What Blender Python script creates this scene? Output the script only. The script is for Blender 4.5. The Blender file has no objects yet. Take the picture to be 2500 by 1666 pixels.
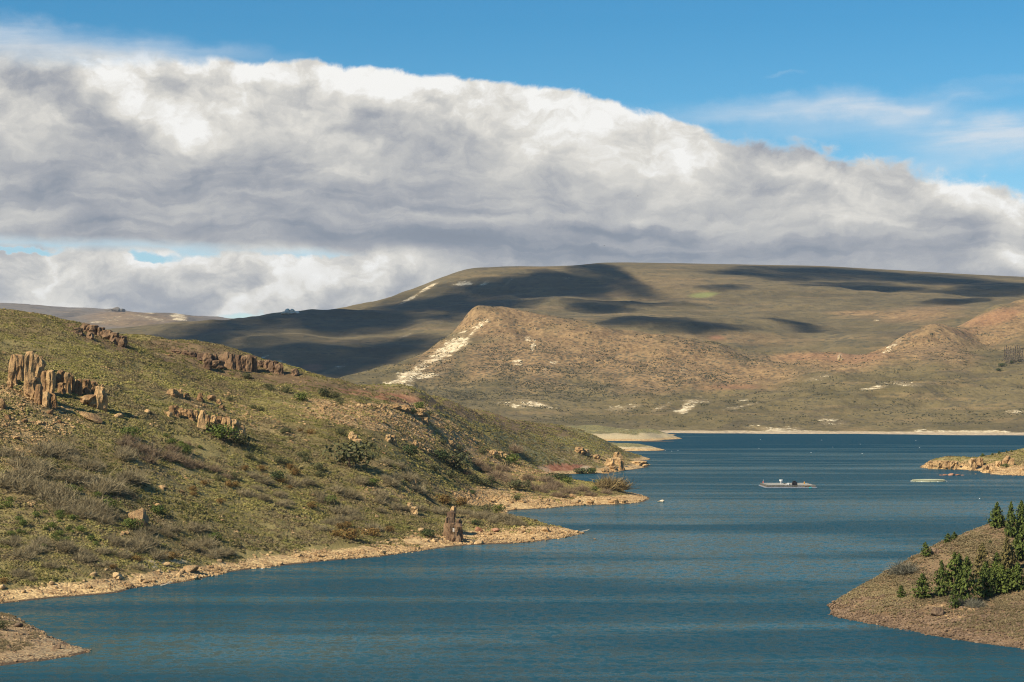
import bpy, bmesh, math, random
import numpy as np
from mathutils import Vector, Matrix, Euler

SC = bpy.context.scene
COL = SC.collection
R = math.radians
random.seed(7)
RNG = np.random.default_rng(7)

# ------------------------------------------------------------------ camera, sky, sun, exposure
F = 4860.0                      # focal length in photograph pixels (2500 wide)
CAM_H = 60.0                    # metres above the lake
PITCH = math.atan(144.0 / F)
cam_d = bpy.data.cameras.new('camera')
cam_d.sensor_width = 36.0
cam_d.lens = 36.0 * F / 2500.0
cam_d.clip_start = 1.0
cam_d.clip_end = 120000.0
cam = bpy.data.objects.new('camera', cam_d)
COL.objects.link(cam)
cam.location = (0, 0, CAM_H)
cam.rotation_euler = (math.pi / 2 + PITCH, 0, 0)
SC.camera = cam

SUN_AZ, SUN_EL = R(-126), R(40)          # azimuth from +Y (view direction), negative is to the left
SUN_DIR = Vector((math.sin(SUN_AZ) * math.cos(SUN_EL), math.cos(SUN_AZ) * math.cos(SUN_EL), math.sin(SUN_EL)))
sun_d = bpy.data.lights.new('sun', 'SUN')
sun_d.energy = 4.8
sun_d.angle = R(0.5)
sun_d.color = (1.0, 0.89, 0.70)
sun = bpy.data.objects.new('sun', sun_d)
COL.objects.link(sun)
sun.rotation_euler = (-SUN_DIR).to_track_quat('-Z', 'Y').to_euler()

vs = SC.view_settings
vs.view_transform = 'Standard'
vs.look = 'None'
vs.exposure = 0.6
vs.gamma = 1.0
vs.use_curve_mapping = False
cy = SC.cycles
cy.use_denoising = True
try:
    cy.denoiser = 'OPENIMAGEDENOISE'
    cy.denoising_input_passes = 'RGB_ALBEDO_NORMAL'
    cy.denoising_prefilter = 'NONE'
except Exception:
    pass
cy.filter_width = 1.1
cy.max_bounces = 5
cy.diffuse_bounces = 2
cy.glossy_bounces = 2
cy.transmission_bounces = 2
cy.transparent_max_bounces = 12
cy.volume_bounces = 0
cy.caustics_reflective = False
cy.caustics_refractive = False
cy.sample_clamp_indirect = 4.0


class E:
    """A node socket (or number) that builds math nodes when used in arithmetic."""
    def __init__(s, nt, sock):
        s.nt, s.s = nt, sock

    def _m(s, op, *args, clamp=False):
        n = s.nt.nodes.new('ShaderNodeMath')
        n.operation = op
        n.use_clamp = clamp
        for i, a in enumerate(args):
            if isinstance(a, E):
                s.nt.links.new(a.s, n.inputs[i])
            else:
                n.inputs[i].default_value = float(a)
        return E(s.nt, n.outputs[0])

    def __add__(s, o): return s._m('ADD', s, o)
    __radd__ = __add__
    def __sub__(s, o): return s._m('SUBTRACT', s, o)
    def __rsub__(s, o): return s._m('SUBTRACT', o, s)
    def __mul__(s, o): return s._m('MULTIPLY', s, o)
    __rmul__ = __mul__
    def __truediv__(s, o): return s._m('DIVIDE', s, o)
    def __pow__(s, o): return s._m('POWER', s, o)
    def abs(s): return s._m('ABSOLUTE', s)
    def clamp(s): return s._m('ADD', s, 0.0, clamp=True)
    def max(s, o): return s._m('MAXIMUM', s, o)
    def min(s, o): return s._m('MINIMUM', s, o)

    def rng(s, a, b, c=0.0, d=1.0, smooth=True):
        n = s.nt.nodes.new('ShaderNodeMapRange')
        n.interpolation_type = 'SMOOTHSTEP' if smooth else 'LINEAR'
        s.nt.links.new(s.s, n.inputs['Value'])
        for k, v in (('From Min', a), ('From Max', b), ('To Min', c), ('To Max', d)):
            if isinstance(v, E):
                s.nt.links.new(v.s, n.inputs[k])
            else:
                n.inputs[k].default_value = v
        return E(s.nt, n.outputs[0])

    def curve(s, pts, lo, hi):
        """piecewise smooth function of s over [lo, hi]; values inside 0..1"""
        n = s.nt.nodes.new('ShaderNodeFloatCurve')
        t = s.rng(lo, hi, smooth=False)
        s.nt.links.new(t.s, n.inputs['Value'])
        c = n.mapping.curves[0]
        P = [((x - lo) / (hi - lo), y) for x, y in pts]
        c.points[0].location = P[0]
        c.points[1].location = P[-1]
        for x, y in P[1:-1]:
            c.points.new(x, y)
        n.mapping.update()
        return E(s.nt, n.outputs[0])


def nvec(nt, x, y, z=0.0):
    n = nt.nodes.new('ShaderNodeCombineXYZ')
    for i, a in enumerate((x, y, z)):
        if isinstance(a, E):
            nt.links.new(a.s, n.inputs[i])
        else:
            n.inputs[i].default_value = float(a)
    return n.outputs[0]


def nnoise(nt, vec, scale, detail=5.0, rough=0.55, dist=0.0, lac=2.0, out='Fac'):
    n = nt.nodes.new('ShaderNodeTexNoise')
    n.inputs['Scale'].default_value = scale
    n.inputs['Detail'].default_value = detail
    n.inputs['Roughness'].default_value = rough
    n.inputs['Distortion'].default_value = dist
    n.inputs['Lacunarity'].default_value = lac
    if vec is not None:
        nt.links.new(vec, n.inputs['Vector'])
    return E(nt, n.outputs[out])


def nmix(nt, f, a, b, mode='MIX'):
    n = nt.nodes.new('ShaderNodeMix')
    n.data_type = 'RGBA'
    n.blend_type = mode
    for idx, v in ((0, f), (6, a), (7, b)):
        sck = n.inputs[idx]
        if isinstance(v, E):
            nt.links.new(v.s, sck)
        elif hasattr(v, 'is_linked'):
            nt.links.new(v, sck)
        elif isinstance(v, (tuple, list)):
            sck.default_value = tuple(v) + (1.0,) * (4 - len(v))
        else:
            sck.default_value = v
    return n.outputs[2]


def nramp(nt, f, stops, interp='LINEAR'):
    n = nt.nodes.new('ShaderNodeValToRGB')
    n.color_ramp.interpolation = interp
    els = n.color_ramp.elements
    while len(els) < len(stops):
        els.new(0.5)
    for e, (p, c) in zip(els, stops):
        e.position = p
        e.color = tuple(c) + (1.0,) * (4 - len(c))
    nt.links.new(f.s if isinstance(f, E) else f, n.inputs[0])
    return n.outputs[0]


def build_world():
    w = bpy.data.worlds.new('World')
    SC.world = w
    w.use_nodes = True
    nt = w.node_tree
    nt.nodes.clear()
    L = nt.links
    sky = nt.nodes.new('ShaderNodeTexSky')
    sky.sky_type = 'NISHITA'
    sky.sun_disc = False
    sky.sun_elevation = SUN_EL
    sky.sun_rotation = SUN_AZ
    sky.altitude = 900
    sky.air_density = 1.0
    sky.dust_density = 0.0
    sky.ozone_density = 3.0
    tc = nt.nodes.new('ShaderNodeTexCoord')
    sp = nt.nodes.new('ShaderNodeSeparateXYZ')
    L.new(tc.outputs['Generated'], sp.inputs[0])
    X, Y, Z = (E(nt, sp.outputs[i]) for i in range(3))
    az = X._m('ARCTAN2', X, Y)
    el = Z._m('ARCSINE', Z)
    U = az * 4.86          # thousands of picture-pixels either side of the view axis
    V = el * 4.86          # and above the horizon
    # clear sky: the Nishita blue, made deeper as a polarised sky at right angles to the sun is
    tint = nramp(nt, V.rng(-0.2, 1.6, smooth=False), [
        (0.20, (0.95, 0.98, 0.98)), (0.32, (0.76, 0.92, 0.95)), (0.45, (0.42, 0.81, 0.91)), (0.62, (0.27, 0.74, 0.88)), (1.0, (0.30, 0.78, 0.98))])
    blue = nmix(nt, 1.0, sky.outputs[0], tint, 'MULTIPLY')
    bg_blue = nt.nodes.new('ShaderNodeBackground')
    L.new(blue, bg_blue.inputs[0])
    bg_blue.inputs[1].default_value = 0.080

    # ---- clouds
    uv = nvec(nt, U, V, 0.0)
    wn = nt.nodes.new('ShaderNodeTexNoise')
    wn.inputs['Scale'].default_value = 3.6
    wn.inputs['Detail'].default_value = 6.0
    wn.inputs['Roughness'].default_value = 0.55
    L.new(nvec(nt, U, V * 1.25, 3.7), wn.inputs['Vector'])
    ws = nt.nodes.new('ShaderNodeSeparateXYZ')
    L.new(wn.outputs['Color'], ws.inputs[0])
    w1, w2 = E(nt, ws.outputs[0]) - 0.5, E(nt, ws.outputs[1]) - 0.5
    wn2 = nt.nodes.new('ShaderNodeTexNoise')
    wn2.inputs['Scale'].default_value = 11.0
    wn2.inputs['Detail'].default_value = 5.0
    wn2.inputs['Roughness'].default_value = 0.6
    L.new(nvec(nt, U, V * 1.5, 9.1), wn2.inputs['Vector'])
    ws2 = nt.nodes.new('ShaderNodeSeparateXYZ')
    L.new(wn2.outputs['Color'], ws2.inputs[0])
    w3, w4 = E(nt, ws2.outputs[0]) - 0.5, E(nt, ws2.outputs[1]) - 0.5
    Uw = U + w1 * 0.20 + w3 * 0.06
    Vw = V + w2 * 0.13 + w4 * 0.045
    pv = nvec(nt, Uw, Vw, 0.0)

    def patch(px, py, rx, ry, rot, amp):
        """soft elliptical patch, amp at its middle (its place given as a direction)"""
        m = nt.nodes.new('ShaderNodeMapping')
        m.vector_type = 'TEXTURE'
        m.inputs['Location'].default_value = ((px - 1250) / 1000, (977 - py) / 1000, 0)
        m.inputs['Rotation'].default_value = (0, 0, R(-rot))
        m.inputs['Scale'].default_value = (rx / 1000, ry / 1000, 1)
        L.new(pv, m.inputs[0])
        ln = nt.nodes.new('ShaderNodeVectorMath')
        ln.operation = 'LENGTH'
        L.new(m.outputs[0], ln.inputs[0])
        return E(nt, ln.outputs['Value']).rng(0.0, 1.0, amp, 0.0)

    top = U.curve([(-3.2, .80), (-2.0, .87), (-1.25, .875), (-.95, .865), (-.70, .838), (-.55, .835), (-.35, .822), (-.1, .803),
                   (.05, .785), (.2, .762), (.30, .725), (.4, .695), (.5, .668), (.65, .645), (.85, .615), (1.05, .57),
                   (1.17, .535), (1.25, .505), (1.6, .46), (3.2, .50)], -3.2, 3.2)
    bn = nnoise(nt, nvec(nt, U, V * 1.2, 0.4), 9.0, 9.0, 0.60, 0.3)        # billows of the edge
    sx = U.rng(0.25, 0.9)                                                      # right part: torn edge
    dv = top - .016 - V + w2 * 0.032 + (bn - 0.5) * 0.075 + (bn - 0.5) * sx * 0.10
    edge_soft = U.rng(-1.25, -0.6, 0.10, 0.012) + sx * 0.025
    a_top = dv.rng(edge_soft * -0.25, edge_soft)
    # under the bank, on the left, a gap of blue and small far cumulus in it
    base = U.curve([(-3.2, .40), (-1.25, .372), (-.75, .355), (-.45, .345), (-.2, .25), (.2, .05), (3.2, .05)], -3.2, 3.2)
    wb = nnoise(nt, nvec(nt, U, V * 3.0, 5.2), 5.0, 6.0, 0.55)
    a_base = (V - base + (wb - 0.5) * 0.06).rng(-0.022, 0.030)
    low = (patch(150, 660, 420, 120, 0, 1.5) + patch(600, 690, 420, 90, 0, 1.6) + patch(950, 680, 400, 95, 0, 1.7) + patch(650, 752, 420, 50, 0, 1.6)
           + patch(60, 720, 520, 95, 0, 1.5) + patch(330, 720, 400, 80, 0, 1.5) + patch(-500, 680, 700, 100, 0, 1.4)
           + patch(-1400, 690, 800, 100, 0, 1.4) + patch(380, 640, 90, 26, 0, -1.1) + patch(60, 606, 150, 16, 0, -1.2) + patch(420, 690, 70, 30, 0, -.7)
           + (nnoise(nt, nvec(nt, U, V * 1.7, 1.9), 7.0, 7.0, 0.58) - 0.5) * 2.0 + 0.15)
    a_low = (low.rng(0.25, 0.75)) * V.rng(0.40, 0.35)
    alpha = a_top * a_base.max(a_low)

    # light and dark of the cloud: white sunlit top, grey belly, with the big lobes of the bank
    t = ((top - V) / (top - 0.33)).clamp()
    lum = t.curve([(0.0, .93), (.12, .89), (.25, .83), (.42, .75), (.6, .66), (.75, .60), (.9, .56), (1.0, .60)], 0, 1)
    pats = [
        (380, 290, 230, 70, 24, .26), (470, 360, 120, 60, 10, .10), (880, 215, 420, 75, 8, .16), (1380, 300, 260, 150, 20, .20),
        (1640, 390, 160, 190, 30, .20), (1480, 420, 200, 60, 0, .10), (90, 530, 190, 42, 0, .26), (330, 535, 330, 34, 0, .12),
        (1060, 530, 320, 26, 4, .09), (1450, 535, 420, 22, 0, .10), (830, 420, 150, 40, 5, .10), (1700, 545, 250, 45, 4, .10),
        (2070, 470, 170, 60, 20, .14), (2330, 470, 140, 70, 25, .28), (2150, 565, 260, 40, 8, .12), (2450, 560, 120, 120, 0, .24),
        (2450, 655, 180, 45, 0, .35), (1420, 480, 40, 40, 0, .06), (40, 330, 180, 60, 0, .04), (600, 190, 300, 40, 0, .06),
        (90, 215, 170, 90, 20, -.22), (250, 300, 210, 90, 40, -.14), (390, 245, 80, 55, 0, -.16), (1035, 255, 75, 30, 25, -.16),
        (1000, 345, 330, 85, 14, -.12), (1160, 345, 130, 60, 25, -.10), (850, 280, 240, 70, 20, -.07), (600, 430, 700, 60, 2, -.07),
        (200, 480, 420, 45, 0, -.12), (300, 175, 420, 40, 3, .10), (950, 590, 800, 48, 1, -.10), (1130, 610, 420, 50, 0, -.06), (1560, 560, 450, 30, 0, -.07),
        (1900, 345, 190, 45, 12, -.20), (1990, 400, 240, 55, 22, -.17), (2160, 400, 150, 50, 30, -.16), (2200, 500, 200, 60, 15, -.10),
        (2000, 620, 500, 40, 0, -.12), (2350, 585, 120, 70, 20, -.08), (1880, 470, 200, 70, 10, -.05),
    ]
    for p in pats:
        lum = lum + patch(*p)
    # self-shading of billows: compare the cloud's thickness with that a step towards the sun
    def thick(du, dvv):
        return nnoise(nt, nvec(nt, Uw * 0.85 + du, Vw * 1.15 + dvv, 2.2), 6.5, 7.0, 0.55)
    emb = thick(0.0, 0.0) - thick(-0.022, 0.030)
    streak = nnoise(nt, nvec(nt, Uw * 0.55, Vw * 3.2, 7.7), 5.0, 6.0, 0.55) - 0.5
    lum = lum + emb * t.rng(0.1, 0.9, 0.75, 0.28) + streak * t.rng(0.15, 0.7, 0.10, 0.36)
    # lobes within the bank, rounder above, drawn out flat towards the base
    def lobes(sx_, sy_, seed, sc_, det=5.0):
        return nnoise(nt, nvec(nt, Uw * sx_, Vw * sy_, seed), sc_, det, 0.58, 0.3) - 0.5
    lum = lum + lobes(1.0, 1.7, 12.3, 3.4) * t.rng(0.0, .35, .28, .62) * t.rng(.5, 1.0, 1.0, .35) + lobes(1.0, 1.4, 21.7, 8.5) * t.rng(0.0, .8, .30, .22)
    bil = lobes(1.0, 1.35, 41.3, 7.0, 7.0).abs() + lobes(1.0, 1.2, 55.7, 16.0, 6.0).abs() * .5
    lum = lum + (bil - .16) * t.rng(0.05, .75, .62, .16)
    lum = lum + lobes(.42, 4.2, 33.1, 4.5) * t.rng(.30, .7, 0.0, .58)
    # the low far cumulus is lit on its own
    l_low = (nnoise(nt, nvec(nt, Uw * 1.1, Vw * 1.8, 4.4), 6.0, 7.0, 0.55).rng(0.30, 0.66, 0.60, 0.98)
             + V.rng(0.20, 0.38, -0.06, 0.05) + emb * 0.4)
    f_low = V.rng(0.405, 0.345) * U.rng(0.0, -0.3)
    lum = lum * (1.0 - f_low) + l_low * f_low
    ccol = nramp(nt, lum.clamp(), [
        (0.0, (0.18, 0.215, 0.27)), (0.42, (0.265, 0.30, 0.355)), (0.58, (0.395, 0.41, 0.44)), (0.74, (0.57, 0.565, 0.55)),
        (0.88, (0.76, 0.735, 0.68)), (1.0, (0.95, 0.94, 0.91))])
    bg_cloud = nt.nodes.new('ShaderNodeBackground')
    L.new(ccol, bg_cloud.inputs[0])
    bg_cloud.inputs[1].default_value = 0.660
    # thin high veils
    ci = nnoise(nt, nvec(nt, U * 0.55 + V * 0.25, V * 4.2 - U * 0.20, 6.1), 3.2, 7.0, 0.58, 0.3)
    veil = (patch(2020, 270, 600, 50, -2, 0.95) + patch(2200, 268, 300, 16, -2, .35) + patch(2420, 365, 460, 90, -4, 1.2) + patch(2000, 320, 450, 60, 0, 0.35)
            + patch(100, 118, 800, 60, 4, 0.95) + patch(60, 165, 700, 60, 5, 1.0) + patch(500, 175, 350, 30, 5, .5) + patch(2330, 330, 380, 60, 8, .7) + patch(1930, 192, 60, 7, -4, 0.25) + patch(2500, 225, 200, 16, 0, 0.18)
            + patch(3200, 300, 700, 90, 0, .7) + patch(-900, 120, 800, 90, 0, .7))
    a_veil = (veil * ci.rng(0.28, 0.72, 0.25, 1.0)).clamp()
    a_all = 1.0 - (1.0 - alpha) * (1.0 - a_veil * 0.85)
    a_all = a_all * V.rng(-0.02, 0.02)
    vcol = nmix(nt, alpha, (0.70, 0.76, 0.82), ccol)
    L.new(vcol, bg_cloud.inputs[0])
    mx = nt.nodes.new('ShaderNodeMixShader')
    L.new(a_all.s, mx.inputs[0])
    L.new(bg_blue.outputs[0], mx.inputs[1])
    L.new(bg_cloud.outputs[0], mx.inputs[2])
    out = nt.nodes.new('ShaderNodeOutputWorld')
    L.new(mx.outputs[0], out.inputs[0])
    w.cycles.sampling_method = 'MANUAL'
    w.cycles.sample_map_resolution = 512


build_world()

# ------------------------------------------------------------------ projection helpers
CT, ST = math.cos(PITCH), math.sin(PITCH)


def P(px, py, Y):
    """point at forward distance Y seen at photograph pixel (px, py)"""
    r = (833.0 - py) / F
    z = Y * (r * CT + ST) / (CT - r * ST)
    return ((px - 1250.0) / F * (Y * CT + z * ST), Y, z + CAM_H)


def proj(x, y, z):
    zz = z - CAM_H
    d = y * CT + zz * ST
    return 1250.0 + F * x / d, 833.0 - F * (-y * ST + zz * CT) / d


def shoreY(py):
    return P(0, py, 1.0) and -CAM_H / ((((833.0 - py) / F) * CT + ST) / (CT - ((833.0 - py) / F) * ST))


def ppm(Y):
    return F / Y          # photograph pixels per metre at distance Y


# ------------------------------------------------------------------ numpy noise
def _hash(ix, iy, s):
    h = (ix.astype(np.int64) * 374761393 + iy.astype(np.int64) * 668265263 + s * 1442695041) & 0x7fffffff
    h = ((h ^ (h >> 13)) * 1274126177) & 0x7fffffff
    return ((h ^ (h >> 16)) & 0xffff) / 65535.0


def vnoise(x, y, s=0):
    ix, iy = np.floor(x), np.floor(y)
    fx, fy = x - ix, y - iy
    ux = fx * fx * fx * (fx * (fx * 6 - 15) + 10)
    uy = fy * fy * fy * (fy * (fy * 6 - 15) + 10)
    a, b = _hash(ix, iy, s), _hash(ix + 1, iy, s)
    c, d = _hash(ix, iy + 1, s), _hash(ix + 1, iy + 1, s)
    return (a + (b - a) * ux) * (1 - uy) + (c + (d - c) * ux) * uy - 0.5


def fbm(x, y, scale, oct=4, s=0, gain=0.5):
    x, y = np.asarray(x, float) / scale, np.asarray(y, float) / scale
    v, a = 0.0, 1.0
    for o in range(oct):
        c, si = math.cos(0.7 * o + s), math.sin(0.7 * o + s)
        v = v + a * vnoise(x * c - y * si + 17.3 * o, x * si + y * c - 5.1 * o, s * 31 + o)
        x, y, a = x * 2.03, y * 2.03, a * gain
    return v


def ridged(x, y, scale, oct=4, s=0, gain=0.5):
    x, y = np.asarray(x, float) / scale, np.asarray(y, float) / scale
    v, a = 0.0, 1.0
    for o in range(oct):
        v = v + a * (0.25 - np.abs(vnoise(x + 11.7 * o, y - 3.3 * o, s * 31 + o)) * 1.0)
        x, y, a = x * 2.07, y * 2.07, a * gain
    return v


def sstep(x, a, b):
    t = np.clip((x - a) / (b - a), 0, 1)
    return t * t * (3 - 2 * t)


# ------------------------------------------------------------------ land: smooth surfaces through surveyed points
class Land:
    """height over (direction, distance), through control points, plus relief"""
    KB = 3.4

    def __init__(self, pts, relief, c=0.04):
        A = []
        for p in pts:
            if not isinstance(p[0], str):                       # (px, py, Y): a point on the surface seen there
                x, y, z = P(*p)
            elif p[0] == 's':                     # ('s', px, py): a point of the shoreline
                y = shoreY(p[2]); x, y, z = P(p[1], p[2], y)
            elif p[0] == 'w':                     # ('w', px, py): shoreline and a point under water before it
                y = shoreY(p[2]); x, y, z = P(p[1], p[2], y)
                A.append((x / y * (F / 1000), math.log(y * 0.955 / 600) * self.KB, -4.0))
            else:                                 # ('z', px, Y, z)
                y, z = p[2], p[3]; x = (p[1] - 1250) / F * y
            A.append((x / y * (F / 1000), math.log(y / 600) * self.KB, z))
        A = np.array(A)
        self.a, self.b, z = A[:, 0], A[:, 1], A[:, 2]
        n = len(z)
        self.c = c
        r = np.sqrt((self.a[:, None] - self.a) ** 2 + (self.b[:, None] - self.b) ** 2 + c * c)
        M = np.zeros((n + 3, n + 3))
        M[:n, :n] = r
        M[:n, n] = 1; M[:n, n + 1] = self.a; M[:n, n + 2] = self.b
        M[n:, :n] = M[:n, n:].T
        M[:n, :n] += np.eye(n) * -0.002
        self.w = np.linalg.solve(M, np.concatenate([z, [0, 0, 0]]))
        self.relief = relief

    def smooth(self, x, y):
        x, y = np.asarray(x, float), np.asarray(y, float)
        sh = np.broadcast(x, y).shape
        a = np.broadcast_to(x / y * (F / 1000), sh).ravel()
        b = np.broadcast_to(np.log(y / 600) * self.KB, sh).ravel()
        out = np.empty(a.shape)
        n = len(self.a)
        for i in range(0, len(a), 20000):
            aa, bb = a[i:i + 20000], b[i:i + 20000]
            r = np.sqrt((aa[:, None] - self.a) ** 2 + (bb[:, None] - self.b) ** 2 + self.c ** 2)
            out[i:i + 20000] = r @ self.w[:n] + self.w[n] + self.w[n + 1] * aa + self.w[n + 2] * bb
        return out.reshape(sh)

    def h(self, x, y):
        z = self.smooth(x, y)
        return z + self.relief(x, y, z)

    def hit(self, px, py, y0=400, y1=9000, n=500):
        """first point of the land seen at pixel (px, py)"""
        Y = np.exp(np.linspace(math.log(y0), math.log(y1), n))
        for it in range(2):
            X = (px - 1250) / F * Y * 1.0005
            Z = np.maximum(self.h(X, Y), -0.0)
            q = proj(X, Y, Z)[1]
            k = np.nonzero((q <= py) & (Z > 0.02))[0]
            if len(k) == 0:
                k = [int(np.argmin(q))]
            k = max(1, k[0])
            Y = np.linspace(Y[max(0, k - 1)], Y[min(len(Y) - 1, k)], 60)
        Yk = float(Y[min(len(Y) - 1, 30)])
        X = (px - 1250) / F * Yk
        return Vector((X, Yk, float(self.h(np.array([X]), np.array([Yk]))[0])))

    def mesh(self, name, mat, px0, px1, nx, y0, y1, ny, masks=(), zmin=-9.0):
        u = np.linspace((px0 - 1250) / F, (px1 - 1250) / F, nx)
        Y = np.exp(np.linspace(math.log(y0), math.log(y1), ny))
        YY, UU = np.meshgrid(Y, u, indexing='ij')
        XX = UU * YY
        ZZ = np.maximum(self.h(XX, YY), zmin)
        return grid_mesh(name, XX, YY, ZZ, mat, masks)


def grid_mesh(name, XX, YY, ZZ, mat, masks=()):
    ny, nx = XX.shape
    co = np.stack([XX, YY, ZZ], -1).reshape(-1, 3).astype(np.float32)
    i = np.arange(nx * ny).reshape(ny, nx)
    q = np.stack([i[:-1, :-1], i[:-1, 1:], i[1:, 1:], i[1:, :-1]], -1).reshape(-1, 4)
    # drop quads wholly under water
    zq = ZZ.reshape(-1)[q].max(1)
    q = q[zq > -6.0]
    used = np.unique(q)
    remap = np.full(nx * ny, -1); remap[used] = np.arange(len(used))
    q = remap[q]; co = co[used]
    me = bpy.data.meshes.new(name)
    me.vertices.add(len(co)); me.vertices.foreach_set('co', co.ravel())
    me.loops.add(q.size); me.loops.foreach_set('vertex_index', q.ravel().astype(np.int32))
    me.polygons.add(len(q))
    me.polygons.foreach_set('loop_start', np.arange(0, q.size, 4, dtype=np.int32))
    me.polygons.foreach_set('loop_total', np.full(len(q), 4, dtype=np.int32))
    me.polygons.foreach_set('use_smooth', np.ones(len(q), dtype=bool))
    for nm, arr in masks:
        at = me.attributes.new(nm, 'FLOAT', 'POINT')
        at.data.foreach_set('value', arr(co[:, 0].astype(float), co[:, 1].astype(float), co[:, 2].astype(float)).astype(np.float32))
    me.update(); me.validate()
    me.materials.append(mat)
    o = bpy.data.objects.new(name, me)
    COL.objects.link(o)
    o['kind'] = 'structure'
    return o


def blobs(lst):
    """mask of soft ellipses, each given where it lies on the land: (px, py, rx, ry, rot, strength)"""
    def fn(x, y, z):
        px, py = proj(x, y, z)
        jx = fbm(x, y, 40, 4, 5) * 1.0
        m = np.zeros_like(px)
        for (cx, cy_, rx, ry, rot, s) in lst:
            c, si = math.cos(R(rot)), math.sin(R(rot))
            dx, dy = px - cx, py - cy_
            e = np.sqrt(((dx * c + dy * si) / rx) ** 2 + ((-dx * si + dy * c) / ry) ** 2)
            m = np.maximum(m, s * sstep(e + jx * 0.55, 1.15, 0.75))
        return m
    return fn

# ------------------------------------------------------------------ materials
def new_mat(name):
    m = bpy.data.materials.new(name)
    m.use_nodes = True
    nt = m.node_tree
    b = nt.nodes['Principled BSDF']
    b.inputs['Roughness'].default_value = 0.9
    b.inputs['Specular IOR Level'].default_value = 0.2
    return m, nt, b


def npos(nt, scale=(1, 1, 1)):
    g = nt.nodes.new('ShaderNodeNewGeometry')
    if scale == (1, 1, 1):
        return g.outputs['Position']
    m = nt.nodes.new('ShaderNodeVectorMath')
    m.operation = 'MULTIPLY'
    nt.links.new(g.outputs['Position'], m.inputs[0])
    m.inputs[1].default_value = scale
    return m.outputs[0]


def nz(nt):
    g = nt.nodes.new('ShaderNodeNewGeometry')
    s = nt.nodes.new('ShaderNodeSeparateXYZ')
    nt.links.new(g.outputs['Position'], s.inputs[0])
    return E(nt, s.outputs[2])


def nattr(nt, name, kind='GEOMETRY', out='Fac'):
    a = nt.nodes.new('ShaderNodeAttribute')
    a.attribute_type = kind
    a.attribute_name = name
    return E(nt, a.outputs[out])


def nvor(nt, vec, scale, feature='F1', out='Distance', rand=1.0):
    v = nt.nodes.new('ShaderNodeTexVoronoi')
    v.feature = feature
    v.inputs['Scale'].default_value = scale
    v.inputs['Randomness'].default_value = rand
    nt.links.new(vec, v.inputs['Vector'])
    return v.outputs[out]


def nbump(nt, b, h, dist, strength=1.0):
    n = nt.nodes.new('ShaderNodeBump')
    n.inputs['Strength'].default_value = strength
    n.inputs['Distance'].default_value = dist
    nt.links.new(h.s if isinstance(h, E) else h, n.inputs['Height'])
    nt.links.new(n.outputs[0], b.inputs['Normal'])


def nbw(nt, col):
    n = nt.nodes.new('ShaderNodeRGBToBW')
    nt.links.new(col, n.inputs[0])
    return E(nt, n.outputs[0])


def mat_near(name, ground=((.21, .14, .058), (.40, .275, .12)), herb=((.125, .10, .036), (.27, .215, .080)),
             herb_amount=0.62, beach_z=2.6, dots=0.0, sandc=((.34, .21, .095), (.72, .50, .235), (.62, .43, .20), (.28, .16, .075))):
    m, nt, b = new_mat(name)
    p = npos(nt)
    z = nz(nt)
    big = nnoise(nt, p, 0.018, 5, 0.6)
    mid = nnoise(nt, p, 0.16, 6, 0.6)
    fine = nnoise(nt, p, 0.9, 5, 0.65)
    soil = nmix(nt, fine.rng(.3, .7), ground[0], ground[1])
    hb = nmix(nt, big.rng(.35, .65), herb[0], herb[1])
    lim = 1.0 - herb_amount
    cover = (fine * 0.6 + mid * 0.4 + (big - 0.5) * 0.5)
    base = nmix(nt, cover.rng(lim - 0.06, lim + 0.10), soil, hb)
    if dots:
        vd = E(nt, nvor(nt, p, dots))
        vc = nbw(nt, nvor(nt, p, dots, out='Color'))
        tus = nmix(nt, vc.rng(.2, .8), (.07, .078, .032), (.25, .235, .115))
        base = nmix(nt, vd.rng(.62, .40) * (mid + big).rng(.65, .95), base, tus)
    brown = nattr(nt, 'brown')
    base = nmix(nt, brown * fine.rng(.25, .6, .55, 1.0), base, nmix(nt, mid.rng(.35, .65), (.115, .07, .038), (.23, .145, .075)))
    bare = nattr(nt, 'bare')
    vr = nvor(nt, p, 0.8, out='Color')
    rub = nmix(nt, nbw(nt, vr).rng(.15, .85), (.29, .17, .08), (.58, .39, .19))
    base = nmix(nt, bare * (fine * .6 + mid * .4).rng(.40, .52), base, rub)
    red = nattr(nt, 'red')
    base = nmix(nt, red, base, nmix(nt, mid.rng(.3, .7), (.24, .085, .04), (.46, .22, .12)))
    pale = nattr(nt, 'pale')
    base = nmix(nt, pale, base, nmix(nt, fine.rng(.3, .75), (.45, .33, .18), (.72, .60, .38)))
    # the strip bared by the low water
    vs_ = nvor(nt, p, 1.15, out='Color')
    vl = nvor(nt, p, 0.33, out='Color')
    sand = nmix(nt, nbw(nt, vs_).rng(.1, .9), sandc[0], sandc[1])
    sand = nmix(nt, fine.rng(.42, .7), sand, sandc[2])
    sand = nmix(nt, nbw(nt, vl).rng(.62, .75) * 0.6, sand, sandc[3])
    bands = nnoise(nt, npos(nt, (0.02, 0.02, 2.2)), 1.0, 4, 0.6)
    sand = nmix(nt, bands.rng(.52, .62) * 0.35, sand, (.30, .21, .11))
    zb = z + (mid - 0.5) * 2.6 + (fine - 0.5) * 1.0 - nattr(nt, 'beach') * 4.0
    base = nmix(nt, zb.rng(beach_z + 0.5, beach_z - 0.4), base, sand)
    base = nmix(nt, (z + (fine - .5) * .25).rng(0.42, 0.22), base, (.10, .066, .038))
    nt.links.new(base, b.inputs['Base Color'])
    hgt = fine * 0.5 + mid * 0.8 + (1.0 - E(nt, nvor(nt, p, 1.15))) * 0.35
    nbump(nt, b, hgt, 0.9, 0.9)
    return m


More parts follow.
